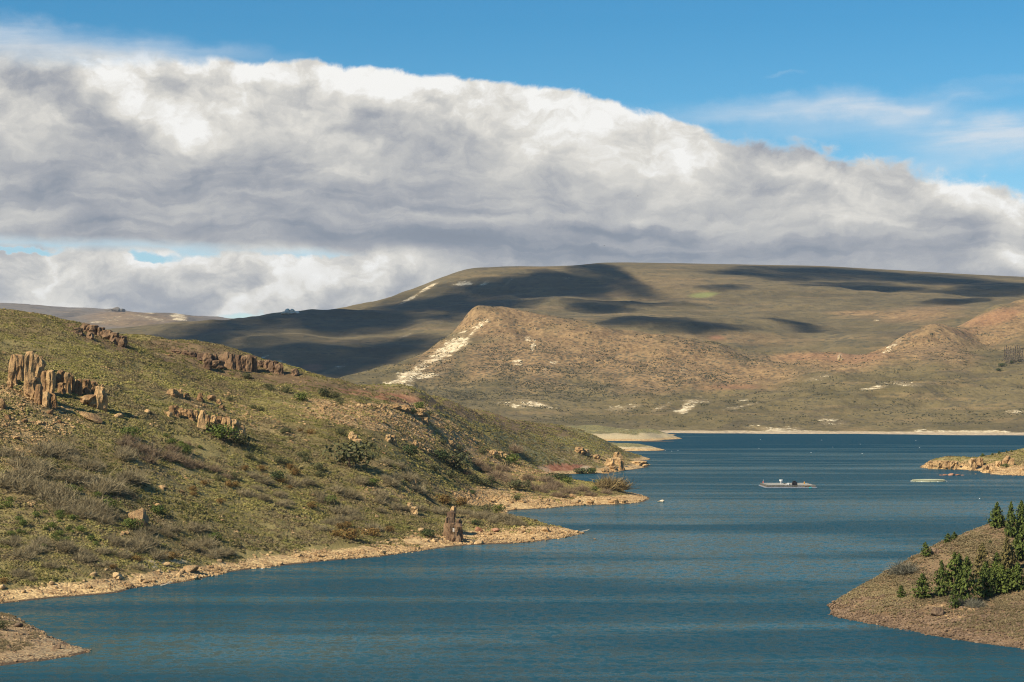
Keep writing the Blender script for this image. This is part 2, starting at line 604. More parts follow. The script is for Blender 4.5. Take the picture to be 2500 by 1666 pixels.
def mat_far(name, olive=((.098, .079, .034), (.168, .130, .060)), brown=((.135, .084, .042), (.305, .20, .095)), dot_scale=0.085, sc=1.0):
    m, nt, b = new_mat(name)
    p = npos(nt)
    z = nz(nt)
    big = nnoise(nt, p, 0.0032 * sc, 6, 0.6, 0.4)
    mid = nnoise(nt, p, 0.02 * sc, 6, 0.62)
    fine = nnoise(nt, p, 0.11 * sc, 5, 0.65)
    contour = nnoise(nt, npos(nt, (0.006 * sc, 0.006 * sc, 0.10 * sc)), 1.0, 4, 0.6)
    base = nmix(nt, (big * .55 + mid * .45).rng(.34, .64), olive[0], olive[1])
    base = nmix(nt, contour.rng(.52, .70) * 0.35, base, brown[1])
    blot = nnoise(nt, p, 0.0075 * sc, 6, 0.66, 0.8)
    base = nmix(nt, blot.rng(.50, .66) * .55, base, (.070, .056, .036))
    br = nmix(nt, (fine * .6 + mid * .4).rng(.34, .64), brown[0], brown[1])
    base = nmix(nt, (nattr(nt, 'brown') * 1.25 + (mid - .5) * 0.6 * nattr(nt, 'brown')).clamp(), base, br)
    vd = E(nt, nvor(nt, p, dot_scale * sc))
    vc = nbw(nt, nvor(nt, p, dot_scale * sc, out='Color'))
    dk = nattr(nt, 'scrub')
    base = nmix(nt, (vd.rng(.55, .30) * (vc + dk * 0.8 - 0.1).rng(.48, .62)) * (fine.rng(.35, .6, .4, .85)), base, (.068, .064, .040))
    pale = nattr(nt, 'pale')
    pl = nmix(nt, fine.rng(.35, .7), (.50, .38, .22), (.80, .70, .48))
    vfine = nnoise(nt, p, 0.30 * sc, 4, 0.7)
    strat = nnoise(nt, npos(nt, (0.010 * sc, 0.010 * sc, 0.16 * sc)), 1.0, 5, 0.65)
    pn = (mid - .5) * 1.5 + (fine - .5) * 1.3 + (strat - .5) * 1.1 + (vfine - .5) * .8
    pf = (pale * .54 + pn * .95 * pale.rng(0, .3)).rng(.32, .56)
    base = nmix(nt, pale.rng(.05, .9) * .35, base, (.40, .29, .16))
    base = nmix(nt, pf * 0.85, base, pl)
    base = nmix(nt, nattr(nt, 'red') * mid.rng(.3, .6, .5, 1.0), base, (.30, .14, .075))
    base = nmix(nt, nattr(nt, 'green'), base, (.20, .21, .07))
    sand = nmix(nt, fine.rng(.3, .7), (.34, .26, .16), (.52, .41, .27))
    base = nmix(nt, (z + (mid - .5) * 5.0).rng(4.6, 3.0), base, sand)
    nt.links.new(base, b.inputs['Base Color'])
    nbump(nt, b, fine * 0.6 + mid * 1.6 + vd * -0.35, 5.0, 0.8)
    return m


def mat_water():
    m, nt, b = new_mat('water')
    g = nt.nodes.new('ShaderNodeNewGeometry')
    sp = nt.nodes.new('ShaderNodeSeparateXYZ')
    nt.links.new(g.outputs['Position'], sp.inputs[0])
    yy = E(nt, sp.outputs[1])
    # wind: long streaks of rougher and calmer water, the open lake rougher than the cove
    st = nnoise(nt, npos(nt, (0.0024, 0.0165, 1)), 1.0, 6, 0.62, 0.6)
    st2 = nnoise(nt, npos(nt, (0.0010, 0.0050, 1)), 1.0, 4, 0.5, 0.4)
    xx = E(nt, sp.outputs[0])
    lull = ((((xx - 75.0) / 110.0) ** 2.0) + (((yy - 790.0) / 170.0) ** 2.0)).rng(0.0, 1.0, .075, 0.0)   # a lull off the near point
    s = st * .55 + st2 * .45 - lull
    wind = (s.rng(.42, .57) * .72 + yy.rng(1500, 2900) * .75).clamp()
    deep = nmix(nt, wind, (.033, .090, .098), (.009, .047, .074))
    nt.nodes.remove(b)
    n1 = nt.nodes.new('ShaderNodeTexNoise'); n1.inputs['Detail'].default_value = 5.0; n1.inputs['Roughness'].default_value = 0.66
    nt.links.new(npos(nt, (0.42, 0.36, 1)), n1.inputs['Vector']); n1.inputs['Scale'].default_value = 1.0
    n2 = nt.nodes.new('ShaderNodeTexNoise'); n2.inputs['Detail'].default_value = 3.0
    nt.links.new(npos(nt, (0.10, 0.075, 1)), n2.inputs['Vector']); n2.inputs['Scale'].default_value = 1.0
    s1, s2 = nt.nodes.new('ShaderNodeSeparateXYZ'), nt.nodes.new('ShaderNodeSeparateXYZ')
    nt.links.new(n1.outputs['Color'], s1.inputs[0]); nt.links.new(n2.outputs['Color'], s2.inputs[0])
    k = wind.rng(0, 1, .75, 1.5, smooth=False)
    nx = ((E(nt, s1.outputs[0]) - .5) * .8 + (E(nt, s2.outputs[0]) - .5) * .12) * k
    ny = ((E(nt, s1.outputs[1]) - .5) * 1.25 + (E(nt, s2.outputs[1]) - .5) * .30) * k
    nn = nt.nodes.new('ShaderNodeVectorMath'); nn.operation = 'NORMALIZE'
    nt.links.new(nvec(nt, nx, ny, 1.0), nn.inputs[0])
    # light scattered back from the water body, and the sky mirrored in the wave facets that face the eye
    df = nt.nodes.new('ShaderNodeBsdfDiffuse'); nt.links.new(deep, df.inputs['Color'])
    gl = nt.nodes.new('ShaderNodeBsdfGlossy'); gl.inputs['Roughness'].default_value = .14
    nt.links.new(nn.outputs[0], gl.inputs['Normal'])
    fr = nt.nodes.new('ShaderNodeFresnel'); fr.inputs['IOR'].default_value = 1.33
    nt.links.new(nn.outputs[0], fr.inputs['Normal'])
    fac = E(nt, fr.outputs[0]).min(.8) * wind.rng(0, 1, .60, .08, smooth=False)
    mx = nt.nodes.new('ShaderNodeMixShader')
    nt.links.new(fac.s, mx.inputs[0]); nt.links.new(df.outputs[0], mx.inputs[1]); nt.links.new(gl.outputs[0], mx.inputs[2])
    nt.links.new(mx.outputs[0], nt.nodes['Material Output'].inputs[0])
    return m


M_HILL = mat_near('hillside_soil')
M_HILL_FAR = mat_near('slope_soil', dots=0.5)
M_RIGHT = mat_near('pine_hill_soil', ground=((.15, .095, .05), (.28, .19, .10)), herb=((.12, .09, .045), (.24, .18, .09)),
                   herb_amount=0.50, beach_z=1.0, sandc=((.11, .07, .04), (.25, .165, .09), (.20, .135, .075), (.09, .058, .035)))
M_SPIT = mat_near('spit_soil', ground=((.20, .13, .068), (.42, .29, .15)), herb_amount=0.2, beach_z=0.9, sandc=((.15, .10, .06), (.40, .30, .17), (.36, .27, .15), (.12, .08, .05)))
M_HEAD = mat_near('headland_soil', herb_amount=0.55, beach_z=4.2)
M_FAR = mat_far('far_hill_soil')
M_MESA = mat_far('mesa_soil', olive=((.090, .073, .036), (.155, .120, .060)), dot_scale=0.06, sc=0.7)
M_DIST = mat_far('distant_soil', olive=((.12, .10, .088), (.175, .148, .115)), sc=0.4)
M_WATER = mat_water()

# ------------------------------------------------------------------ land
def rel_left(x, y, z):
    k = np.clip((z - 0.3) / 14.0, 0.0, 1.0) * np.clip(y / 900.0, .8, 1.6)
    return (k * (fbm(x, y, 70, 4, 1) * 5.0 + ridged(x, y, 26, 3, 2) * 1.4) + np.clip((z + .5) / 4.0, 0.12, 1) * fbm(x, y, 9, 3, 3) * 0.85)


LEFT = Land([
    # drawdown shore of the near hill, left to right
    ('w', -450, 1535), ('w', -250, 1510), ('w', -100, 1490), ('w', 0, 1475), ('w', 144, 1459), ('w', 289, 1447), ('w', 325, 1436),
    ('w', 487, 1414), ('w', 578, 1394), ('w', 700, 1380), ('w', 820, 1368), ('w', 938, 1358), ('w', 1030, 1345), ('w', 1114, 1334),
    ('w', 1227, 1329), ('w', 1300, 1324), ('w', 1360, 1316), ('s', 1400, 1309), ('s', 1428, 1303), ('z', 1460, 890, -4), ('z', 1550, 950, -9),
    # the first point and the cove behind it
    (1380, 1297, 892), (1330, 1290, 893), (1270, 1270, 900), (1200, 1262, 905), (1330, 1306, 870), (1250, 1310, 868), (1150, 1310, 862),
    ('z', 1330, 945, 0), ('z', 1270, 985, 0), ('z', 1245, 1030, 0), ('z', 1400, 930, -2), ('z', 1330, 1010, -3), ('z', 1430, 1010, -6),
    ('z', 1275, 1035, -1.5),
    # second point
    ('s', 1258, 1246), ('s', 1330, 1242), ('s', 1406, 1235), ('s', 1483, 1233), ('s', 1540, 1230), ('s', 1571, 1226), ('z', 1610, 1160, -4),
    ('s', 1583, 1214), ('s', 1535, 1207), ('z', 1620, 1280, -5), (1480, 1210, 1190), (1400, 1212, 1160), (1300, 1222, 1120), (1180, 1225, 1090),
    (1500, 1196, 1235), (1440, 1182, 1240), (1350, 1157, 1330), ('z', 1528, 1300, 0), ('z', 1500, 1380, -3), ('z', 1430, 1440, -3),
    ('z', 1390, 1520, -2.5), ('z', 1450, 1600, -2), ('z', 1345, 1500, 1.5), ('z', 1560, 1500, -8),
    # rubble spur
    (760, 990, 1050), (880, 986, 1120), (980, 988, 1190), (1050, 1002, 1250), (1100, 1035, 1290), (1150, 1072, 1330), (1200, 1097, 1370), (1250, 1118, 1390), (1300, 1138, 1395), (1350, 1157, 1385),
    (1050, 1240, 930), (1050, 1190, 985), (1050, 1150, 1040), (1050, 1100, 1110), (1050, 1050, 1180), (1100, 1225, 975), (1100, 1150, 1110), (1100, 1090, 1210), (1150, 1238, 965), (1150, 1215, 1085), (1150, 1150, 1200), (1150, 1100, 1280),
    (1200, 1170, 1190), (1200, 1130, 1290), (1250, 1172, 1200), (1250, 1140, 1320), (950, 1080, 1010), (950, 1030, 1090), (900, 1150, 905), (1000, 1180, 930), (1000, 1260, 862), (800, 1250, 832),
    (700, 1200, 838), (650, 1300, 770), (560, 1250, 778), (760, 1100, 915),
    # dip behind the spur, then the long brown ridge
    ('z', 900, 1260, 50), ('z', 1050, 1410, 45), ('z', 1150, 1450, 28), ('z', 1200, 1465, 20), ('z', 1270, 1500, 9),
    (700, 908, 1215), (760, 925, 1260), (850, 945, 1360), (1000, 962, 1500), (1100, 985, 1620), (1200, 1010, 1760), (1300, 1036, 1900),
    (1400, 1053, 2020), (1450, 1070, 2060), ('z', 1000, 1750, 46), ('z', 700, 1500, 66), ('z', 1200, 2050, 28), ('z', 1350, 2350, 14),
    # green slope above the red bank, and its shore
    (1200, 1060, 1560), (1300, 1090, 1640), (1400, 1105, 1720), (1310, 1131, 1600), (1380, 1133, 1632), (1450, 1136, 1690),
    (1318, 1152, 1580), (1400, 1157, 1618), (1470, 1152, 1650), ('s', 1500, 1156), ('s', 1531, 1149), ('z', 1470, 1560, -1.0), ('s', 1578, 1135), ('s', 1540, 1128), (1520, 1118, 1850),
    (1500, 1100, 1950), ('s', 1530, 1111), ('z', 1600, 1900, -5), ('s', 1516, 1104), ('z', 1640, 2100, -7), (1490, 1093, 2080),
    # pale point, tan point and the plain that joins them to the far shore
    ('z', 1480, 2290, 0), ('z', 1450, 2270, 2), ('s', 1530, 1102), ('s', 1600, 1101.5), ('z', 1440, 2345, 4.5), ('z', 1480, 2352, 5.0), ('z', 1530, 2360, 5.0), ('z', 1570, 2368, 4.0), ('z', 1540, 2420, 6.5), ('z', 1470, 2420, 7.5), ('z', 1580, 2440, 4.0), ('z', 1620, 2450, -2), ('z', 1700, 2500, -8),
    ('z', 1560, 2570, 0), ('z', 1580, 2700, -3), ('s', 1565, 1079), ('s', 1648, 1077), ('z', 1605, 2990, 2), ('z', 1500, 2930, 1.5), ('z', 1420, 2930, 1.8), ('z', 1590, 2950, 1.5), ('z', 1420, 2972, 9.0), ('z', 1500, 2972, 9.5), ('z', 1560, 2975, 10.0), ('z', 1592, 2985, 9.0), ('z', 1350, 2940, 7.0), ('z', 1600, 3100, 13), ('z', 1520, 3050, 11), ('z', 1450, 3060, 12),
    ('z', 1640, 3150, -1), ('z', 1700, 3000, -8), ('z', 1620, 3350, 1), ('z', 1500, 3400, 11), ('z', 1300, 3300, 14), ('z', 1250, 2700, 14),
    # main hill
    (-450, 1300, 640), (-450, 1000, 790), (-450, 720, 1040), ('z', -450, 1500, 80),
    (-200, 1290, 650), (-200, 1140, 715), (-200, 990, 785), (-200, 880, 850), (-200, 720, 1060),
    (0, 1300, 660), (0, 1150, 725), (0, 1000, 790), (0, 900, 860), (0, 800, 975), (0, 748, 1090), (100, 763, 1090), (200, 786, 1090), (270, 810, 1095), (305, 836, 1100),
    (150, 1150, 745), (150, 1000, 825), (150, 880, 920), (300, 1300, 690), (300, 1150, 768), (300, 1000, 858), (300, 900, 955),
    (365, 842, 1150), (430, 846, 1180), (500, 855, 1190), (560, 866, 1190), (620, 878, 1190), (670, 893, 1195),
    (450, 1300, 725), (450, 1150, 808), (450, 1020, 895), (450, 930, 990), (600, 1050, 910), (600, 960, 1040), (560, 915, 1125), (640, 922, 1150),
    ('z', 0, 1400, 88), ('z', 300, 1400, 78), ('z', 500, 1450, 70), ('z', 100, 2200, 40), ('z', 600, 2200, 40), ('z', 900, 2500, 30), ('z', 0, 3400, 20), ('z', 700, 3400, 20),
], rel_left)


def rel_right(x, y, z):
    k = np.clip((z + .4) / 4.0, 0.1, 1.0)
    return k * (fbm(x, y, 28, 4, 4) * 1.3 + ridged(x, y, 9, 3, 5) * 0.5) + np.clip((z + .5) / 2, .1, 1) * fbm(x, y, 4, 3, 6) * 0.35


RIGHT = Land([
    ('s', 2027, 1476), ('s', 2033, 1492), ('w', 2028, 1501), ('w', 2070, 1513), ('w', 2150, 1528), ('w', 2228, 1540), ('w', 2270, 1551), ('w', 2375, 1568), ('w', 2500, 1584), ('w', 2750, 1615), ('w', 3000, 1640),
    ('z', 1990, 580, -3), ('z', 1960, 530, -5),
    (2040, 1468, 581), (2102, 1433, 583), (2134, 1416, 586), (2187, 1391, 592), (2241, 1362, 598), (2295, 1330, 604), (2348, 1308, 610), (2402, 1290, 618), (2455, 1282, 622), (2520, 1274, 630), (2700, 1235, 640), (3000, 1180, 660),
    (2150, 1465, 560), (2250, 1462, 550), (2350, 1452, 548), (2450, 1440, 548), (2600, 1430, 540), (2250, 1412, 575), (2350, 1380, 580), (2450, 1350, 585),
    (2320, 1478, 536), (2430, 1470, 534), (2550, 1450, 530),
    ('z', 2060, 600, -2), ('z', 2134, 612, -1), ('z', 2241, 632, 0), ('z', 2348, 655, 2), ('z', 2455, 685, 3), ('z', 2600, 700, 6), ('z', 2241, 660, -6), ('z', 2400, 720, -4), ('z', 2600, 780, -5), ('z', 3000, 820, 0),
], rel_right, 0.03)

SPIT = Land([
    ('z', 48, 545, 0), ('s', 120, 1556), ('s', 160, 1568), ('s', 205, 1584), ('s', 222, 1590), ('w', 190, 1600), ('w', 120, 1612), ('w', 0, 1627), ('w', -200, 1650), ('w', -500, 1690),
    (0, 1500, 548), (30, 1502, 542), (60, 1522, 520), (0, 1530, 505), (-100, 1500, 510), (-300, 1480, 505), (100, 1568, 490), (150, 1582, 478), (50, 1580, 475), (-100, 1590, 465), (190, 1590, 474),
    ('z', 260, 475, -2), ('z', 120, 530, -2), ('z', 60, 566, -2), ('z', 40, 528, .4), (80, 1545, 500), ('z', -50, 570, -2), ('z', -300, 570, -2), ('z', 200, 510, -3),
], lambda x, y, z: np.clip((z + .3) / 2, .05, 1) * (fbm(x, y, 9, 4, 8) * 0.3 + fbm(x, y, 2.5, 3, 9) * .2), 0.02)

HEAD = Land([
    ('w', 2268, 1144), ('w', 2300, 1146), ('w', 2335, 1147), ('w', 2388, 1150), ('s', 2400, 1154), ('w', 2414, 1158.5), ('w', 2460, 1161), ('w', 2520, 1163), ('w', 2800, 1166), ('s', 2262, 1140),
    (2268, 1128, 1765), (2276, 1125, 1775), (2322, 1124, 1790), (2348, 1121, 1790), (2388, 1117, 1790), (2440, 1109, 1800), (2500, 1098, 1810), (2650, 1060, 1850), (2800, 1040, 1850),
    (2300, 1129, 1742), (2335, 1128, 1738), (2388, 1132, 1722), (2430, 1135, 1700), (2440, 1150, 1640), (2480, 1150, 1630), (2500, 1130, 1710),
    ('z', 2262, 1830, -2), ('z', 2330, 1850, -1), ('z', 2440, 1900, 3), ('z', 2600, 2000, 6), ('z', 2350, 1950, -6), ('z', 2500, 2050, -4), ('z', 2800, 2150, -2), ('z', 2235, 1760, -4), ('z', 2360, 1620, -4),
], lambda x, y, z: np.clip((z + .6) / 5, .1, 1) * (fbm(x, y, 30, 4, 10) * 2.4 + ridged(x, y, 9, 3, 11) * 1.6), 0.02)


def rel_far(x, y, z):
    k = np.clip((z - 1.0) / 60.0, 0.03, 1.0)
    return k * (fbm(x, y, 330, 5, 12) * 20 + ridged(x, y, 150, 4, 13) * 14 + fbm(x, y, 40, 3, 14) * 3.5) + np.clip(z / 10, 0, 1) * fbm(x, y, 90, 4, 33) * 5.0


FAR = Land([
    ('w', 1602, 1057.5), ('w', 1700, 1058), ('w', 1822, 1058.5), ('w', 2000, 1059.5), ('w', 2231, 1061), ('w', 2472, 1063), ('w', 2800, 1066), ('z', 1540, 3580, 6), ('z', 1300, 3500, 10), ('z', 1000, 3500, 12), ('z', 700, 3500, 14),
    (1880, 1042, 3640), (1950, 1046, 3640), (2300, 1050, 3520), (2420, 1049, 3500), (1700, 1050, 3680), (2100, 1054, 3590),
    (1700, 1020, 3800), (1900, 1012, 3820), (2100, 1005, 3800), (2300, 1010, 3750), (2500, 1000, 3750), (2750, 990, 3750), (1500, 1030, 3800), (1300, 1020, 3850), (1100, 1000, 3900),
    (1680, 975, 4020), (1560, 985, 4000), (1800, 966, 4050), (1850, 970, 4050), ('z', 1740, 4120, 62), (1280, 976, 4050), (1190, 990, 4000),
    (2190, 932, 4020), (2110, 945, 4000), (2270, 945, 4000), ('z', 2190, 4180, 92), (2400, 930, 4100), (2500, 920, 4150), (2350, 975, 3900),
    (1600, 962, 4180), (1837, 947, 4230), (1944, 917, 4300), (2097, 901, 4350), (2300, 900, 4300), (1450, 975, 4150), (1300, 965, 4180), (1150, 974, 4150), (1082, 957, 4200), (925, 944, 4300), (800, 950, 4250),
    (1150, 756, 4900), (1180, 752, 4950), (1235, 752, 4960), (1316, 765, 4950), (1405, 780, 4900), (1499, 801, 4850), (1600, 811, 4820), (1635, 817, 4800), (1700, 832, 4780), (1761, 844, 4750), (1830, 872, 4680), (1898, 888, 4640), (1933, 880, 4680), (1960, 858, 4750), (2021, 860, 4800),
    (2135, 868, 4820), (2231, 812, 4920), (2270, 798, 4960), (2308, 803, 4960), (2350, 836, 4850), (2376, 860, 4750), (2384, 775, 5250), (2442, 752, 5280), (2500, 739, 5320), (2600, 722, 5350), (2800, 700, 5400),
    (2450, 870, 4700), (2550, 850, 4800), (2800, 850, 4900), (2400, 850, 4950),
    (1142, 790, 4885), (1082, 822, 4850), (997, 868, 4750), (930, 892, 4620), (840, 920, 4500), (760, 935, 4400),
    (1170, 860, 4600), (1300, 860, 4600), (1300, 910, 4400), (1150, 915, 4400), (1500, 880, 4550), (1500, 930, 4350), (1700, 895, 4500), (2050, 880, 4600), (2200, 860, 4600), (1180, 800, 4800), (1300, 810, 4780), (1050, 900, 4480),
    ('z', 1150, 5250, 150), ('z', 1080, 5150, 140), ('z', 1240, 5300, 170), ('z', 1400, 5300, 160), ('z', 1600, 5250, 140), ('z', 1800, 5150, 120), ('z', 1900, 5050, 115), ('z', 2100, 5150, 130), ('z', 2250, 5250, 170), ('z', 1000, 5000, 90), ('z', 850, 4900, 80), ('z', 700, 4900, 70),
    ('z', 1400, 5700, 140), ('z', 2000, 5600, 120), ('z', 2500, 5700, 290), ('z', 800, 5600, 70),
], rel_far, 0.02)


def rel_mesa(x, y, z):
    k = np.clip(z / 250.0, 0.2, 1.0)
    return k * (fbm(x, y, 900, 5, 15) * 46 * sstep(8000 - y, -200, 1200) + ridged(x, y, 420, 4, 16) * 26 * sstep(8000 - y, -100, 1500) + fbm(x, y, 80, 4, 17) * 4.0 * sstep(8300 - y, 0, 900))


MESA = Land([
    (250, 812, 6100), (300, 804, 6200), (430, 788, 6300), (540, 772, 6500), (650, 757, 6600), (705, 750, 6650), (800, 745, 6700), (950, 736, 6900), (1000, 720, 7200), (1050, 696, 7500), (1100, 673, 7700), (1140, 660, 7800), (1200, 658, 7900),
    (1300, 656, 8000), (1400, 650, 8000), (1450, 643, 8000), (1500, 641, 8000), (1650, 643, 8100), (1800, 646, 8200), (2000, 650, 8300), (2200, 661, 8300), (2350, 670, 8300), (2500, 677, 8300), (2850, 692, 8300),
    ('z', 300, 7500, 250), ('z', 540, 7600, 300), ('z', 800, 7800, 350), ('z', 1000, 8200, 440), ('z', 1140, 9300, 560), ('z', 1500, 9300, 600), ('z', 2000, 9400, 600), ('z', 2500, 9400, 560), ('z', 2850, 9400, 540),
    (1100, 720, 7000), (1300, 715, 6950), (1500, 710, 6950), (1800, 712, 6950), (2100, 728, 6900), (2400, 738, 6750), (2800, 740, 6700),
    (1000, 775, 6250), (1300, 755, 6250), (1600, 757, 6250), (1900, 765, 6200), (2200, 770, 6150), (2450, 765, 6200), (2800, 770, 6000),
    (800, 800, 6000), (550, 815, 5800), (700, 850, 5500), (500, 860, 5400), (900, 860, 5450), (1200, 800, 5750), (1500, 790, 5750), (1750, 812, 5650), (1950, 835, 5550), (2100, 820, 5650), (2300, 790, 5800),
    (700, 925, 4950), (1000, 910, 5050), (450, 925, 4950), ('z', 1300, 5200, 140), ('z', 1500, 5200, 140), ('z', 1900, 5150, 120), (2059, 845, 5300), ('z', 2500, 5200, 200), ('z', 2800, 5200, 200), ('z', 200, 5000, 100),
], rel_mesa, 0.05)

DIST = Land([
    (-500, 742, 15000), (-200, 742, 15000), (0, 745, 15000), (100, 750, 15000), (250, 757, 15000), (400, 765, 15000), (480, 770, 15000), (540, 776, 15000), (700, 792, 15000), (1000, 810, 15000),
    (230, 782, 10500), (280, 768, 11000), (350, 766, 11000), (430, 768, 11000), (452, 778, 10800), (500, 800, 10500), ('z', 300, 12500, 330), ('z', 430, 12500, 330), ('z', 0, 12000, 380),
    ('z', -400, 17000, 600), ('z', 300, 17000, 560), ('z', 800, 17000, 500), (0, 790, 10500), (300, 812, 9800), (600, 830, 9500), ('z', -400, 9500, 250), ('z', 900, 9500, 250),
], lambda x, y, z: fbm(x, y, 900, 5, 20) * 26 + ridged(x, y, 500, 4, 21) * 24, 0.04)


def far_blobs(lst, jit=90, amp=0.55):
    def fn(x, y, z):
        px, py = proj(x, y, z)
        j = fbm(x, y, jit, 4, 5)
        m = np.zeros_like(px)
        for (cx, cy_, rx, ry, rot, s) in lst:
            c, si = math.cos(R(rot)), math.sin(R(rot))
            dx, dy = px - cx, py - cy_
            e = np.sqrt(((dx * c + dy * si) / rx) ** 2 + ((-dx * si + dy * c) / ry) ** 2)
            m = np.maximum(m, s * sstep(e + j * amp, 1.5, 0.35))
        return m
    return fn


left_bare = blobs([(890, 992, 165, 12, 1, 1.0), (880, 1010, 170, 34, 4, 1.0), (1030, 1030, 60, 40, 50, 1.0), (1130, 1080, 80, 30, 45, .8), (1250, 1140, 90, 22, 25, .7), (1050, 1075, 130, 30, 20, .6),
                   (1400, 1120, 70, 16, 20, .5), (1500, 1130, 60, 22, 10, 1), (90, 1000, 110, 40, 15, .55), (40, 1080, 60, 60, 0, .5), (1200, 1215, 110, 22, 0, .9), (940, 1200, 60, 30, 0, .4), (560, 1000, 150, 30, 20, .35)])
left_brown = blobs([(230, 812, 90, 34, 22, .95), (300, 850, 40, 30, 0, .6), (540, 885, 170, 38, 12, .9), (700, 925, 120, 26, 14, .9), (900, 958, 160, 20, 10, .9), (1150, 1005, 190, 24, 14, .9), (1320, 1045, 110, 16, 10, .8),
                    (300, 1120, 200, 26, 15, .35), (120, 1190, 150, 70, 0, .45), (60, 790, 80, 26, 20, .4)])
left_red = blobs([(1380, 1146, 72, 14, 1, 1.0), (960, 972, 70, 10, 6, .7), (870, 960, 60, 9, 10, .5), (1380, 1142, 80, 11, 2, 1.0), (1380, 1156, 80, 10, 0, .7)])
left_pale_b = blobs([ (1430, 1144, 14, 7, 0, .8), (1330, 1146, 20, 9, 20, .45), (390, 1375, 60, 9, -6, .7)])
left_pale = lambda x, y, z: np.maximum(left_pale_b(x, y, z), (y > 2280) * np.where(y < 2600, sstep(z + fbm(x, y, 20, 3, 61) * 3, 5.2, 3.2), .7 * sstep(z + fbm(x, y, 20, 3, 61) * 3, 10.5, 8.5)))
left_beach = blobs([(1330, 1303, 130, 20, 0, .55), (1180, 1222, 60, 24, 0, .9), (1400, 1228, 170, 18, 0, .45), (1000, 1320, 150, 16, -6, .3), (230, 1415, 200, 22, -6, .15)])
none = lambda x, y, z: np.zeros_like(x)
NEAR_MASKS = (('brown', left_brown), ('bare', left_bare), ('red', left_red), ('pale', left_pale), ('beach', left_beach))

hill_o = LEFT.mesh('hillside', M_HILL, -420, 1640, 640, 430, 1345, 520, NEAR_MASKS)
slope_o = LEFT.mesh('far_slope', M_HILL_FAR, -420, 1720, 420, 1340, 3450, 330, NEAR_MASKS)
RZ = lambda x, y, z: np.zeros_like(x)
right_o = RIGHT.mesh('pine_hill', M_RIGHT, 1960, 3000, 330, 455, 830, 260, (
    ('brown', blobs([(2180, 1500, 190, 40, 15, .7), (2400, 1540, 200, 40, 10, .7), (2110, 1450, 70, 20, -25, .5)])), ('bare', blobs([(2230, 1470, 90, 8, 5, .7), (2330, 1500, 60, 14, -20, .6), (2100, 1480, 80, 14, 10, .5), (2440, 1360, 60, 30, 0, .5)])),
    ('red', none), ('pale', none), ('beach', none)))
spit_o = SPIT.mesh('sand_spit', M_SPIT, -520, 300, 240, 430, 600, 150, (('brown', none), ('bare', none), ('red', none), ('pale', blobs([(170, 1583, 50, 9, 10, .6)])), ('beach', none)))
head_o = HEAD.mesh('headland', M_HEAD, 2225, 2850, 260, 1560, 2150, 170, (('brown', none), ('bare', blobs([(2400, 1135, 90, 16, 0, .8), (2330, 1140, 80, 14, 0, .9)])), ('red', blobs([(2470, 1156, 60, 6, 0, .35)])), ('pale', none), ('beach', blobs([(2320, 1140, 70, 14, 0, .9), (2440, 1140, 60, 14, 0, .4)]))))

far_masks = (
    ('brown', far_blobs([(1250, 800, 130, 60, 10, 1), (1450, 850, 200, 60, 12, 1), (1650, 880, 180, 55, 12, 1), (1300, 870, 170, 70, 0, .9), (1830, 915, 130, 34, 0, 1), (2030, 880, 160, 28, 0, 1), (2230, 840, 130, 45, -10, .9), (2300, 830, 80, 50, 30, .8), (2450, 790, 130, 45, -15, 1), (1060, 880, 60, 50, -40, .7), (1590, 930, 110, 35, 0, .7), (2620, 760, 150, 50, 0, 1), (1500, 905, 130, 40, 0, .6)])),
    ('pale', far_blobs([(1155, 812, 40, 6, -40, .85), (1110, 838, 50, 16, -35, .9), (1075, 868, 48, 18, -30, .75), (1030, 893, 40, 14, -35, .7), (1040, 916, 50, 9, -12, .95), (995, 925, 40, 15, -20, .95), (955, 940, 50, 12, -15, .7), (1085, 900, 26, 8, -40, .4), (1288, 826, 7, 9, 0, .8), (1302, 845, 5, 14, 10, .7), (1265, 886, 14, 7, 0, .7), (1340, 900, 26, 10, -40, .4), (1250, 990, 34, 7, 8, .6), (1290, 983, 45, 9, 10, .85), (1630, 990, 14, 6, -30, .6), (1528, 996, 45, 7, -8, .75), (1610, 996, 25, 7, -15, .7), (1680, 992, 30, 11, -35, .95), (1700, 980, 30, 6, 0, .6),
                         (1800, 995, 50, 4, -12, .6), (1820, 975, 40, 7, -10, .45), (2140, 947, 30, 6, -8, .85), (2210, 938, 50, 5, 4, .7), (2180, 845, 40, 7, -38, .5), (1990, 925, 50, 7, -14, .5), (2020, 1025, 50, 12, 10, .4), (2470, 1005, 30, 10, 15, .5), (2050, 872, 6, 11, 0, .9), (1665, 905, 8, 10, 50, .6), (1640, 893, 12, 6, 0, .4), (1880, 1050, 75, 8, 4, 1), (1990, 1055, 60, 5, 0, .7), (2350, 1055, 120, 6, 0, .9), (2100, 1057, 60, 4, 0, .5)], 60, .9)),
    ('scrub', far_blobs([(1250, 900, 220, 45, 0, 1), (1400, 940, 200, 40, 0, .9), (1150, 940, 160, 35, 0, .8), (1560, 890, 130, 40, 10, .6), (1650, 920, 60, 40, 40, .8), (1750, 925, 60, 30, 20, .6), (1990, 975, 30, 10, -20, 1.2), (1800, 860, 200, 40, 0, .4)])),
    ('red', far_blobs([(1800, 945, 90, 8, 0, .5), (2050, 872, 120, 14, 0, .4), (2440, 775, 90, 16, -18, .5)])), ('green', none))
far_o = FAR.mesh('butte_and_foreshore', M_FAR, 640, 2850, 760, 3320, 5650, 420, far_masks)
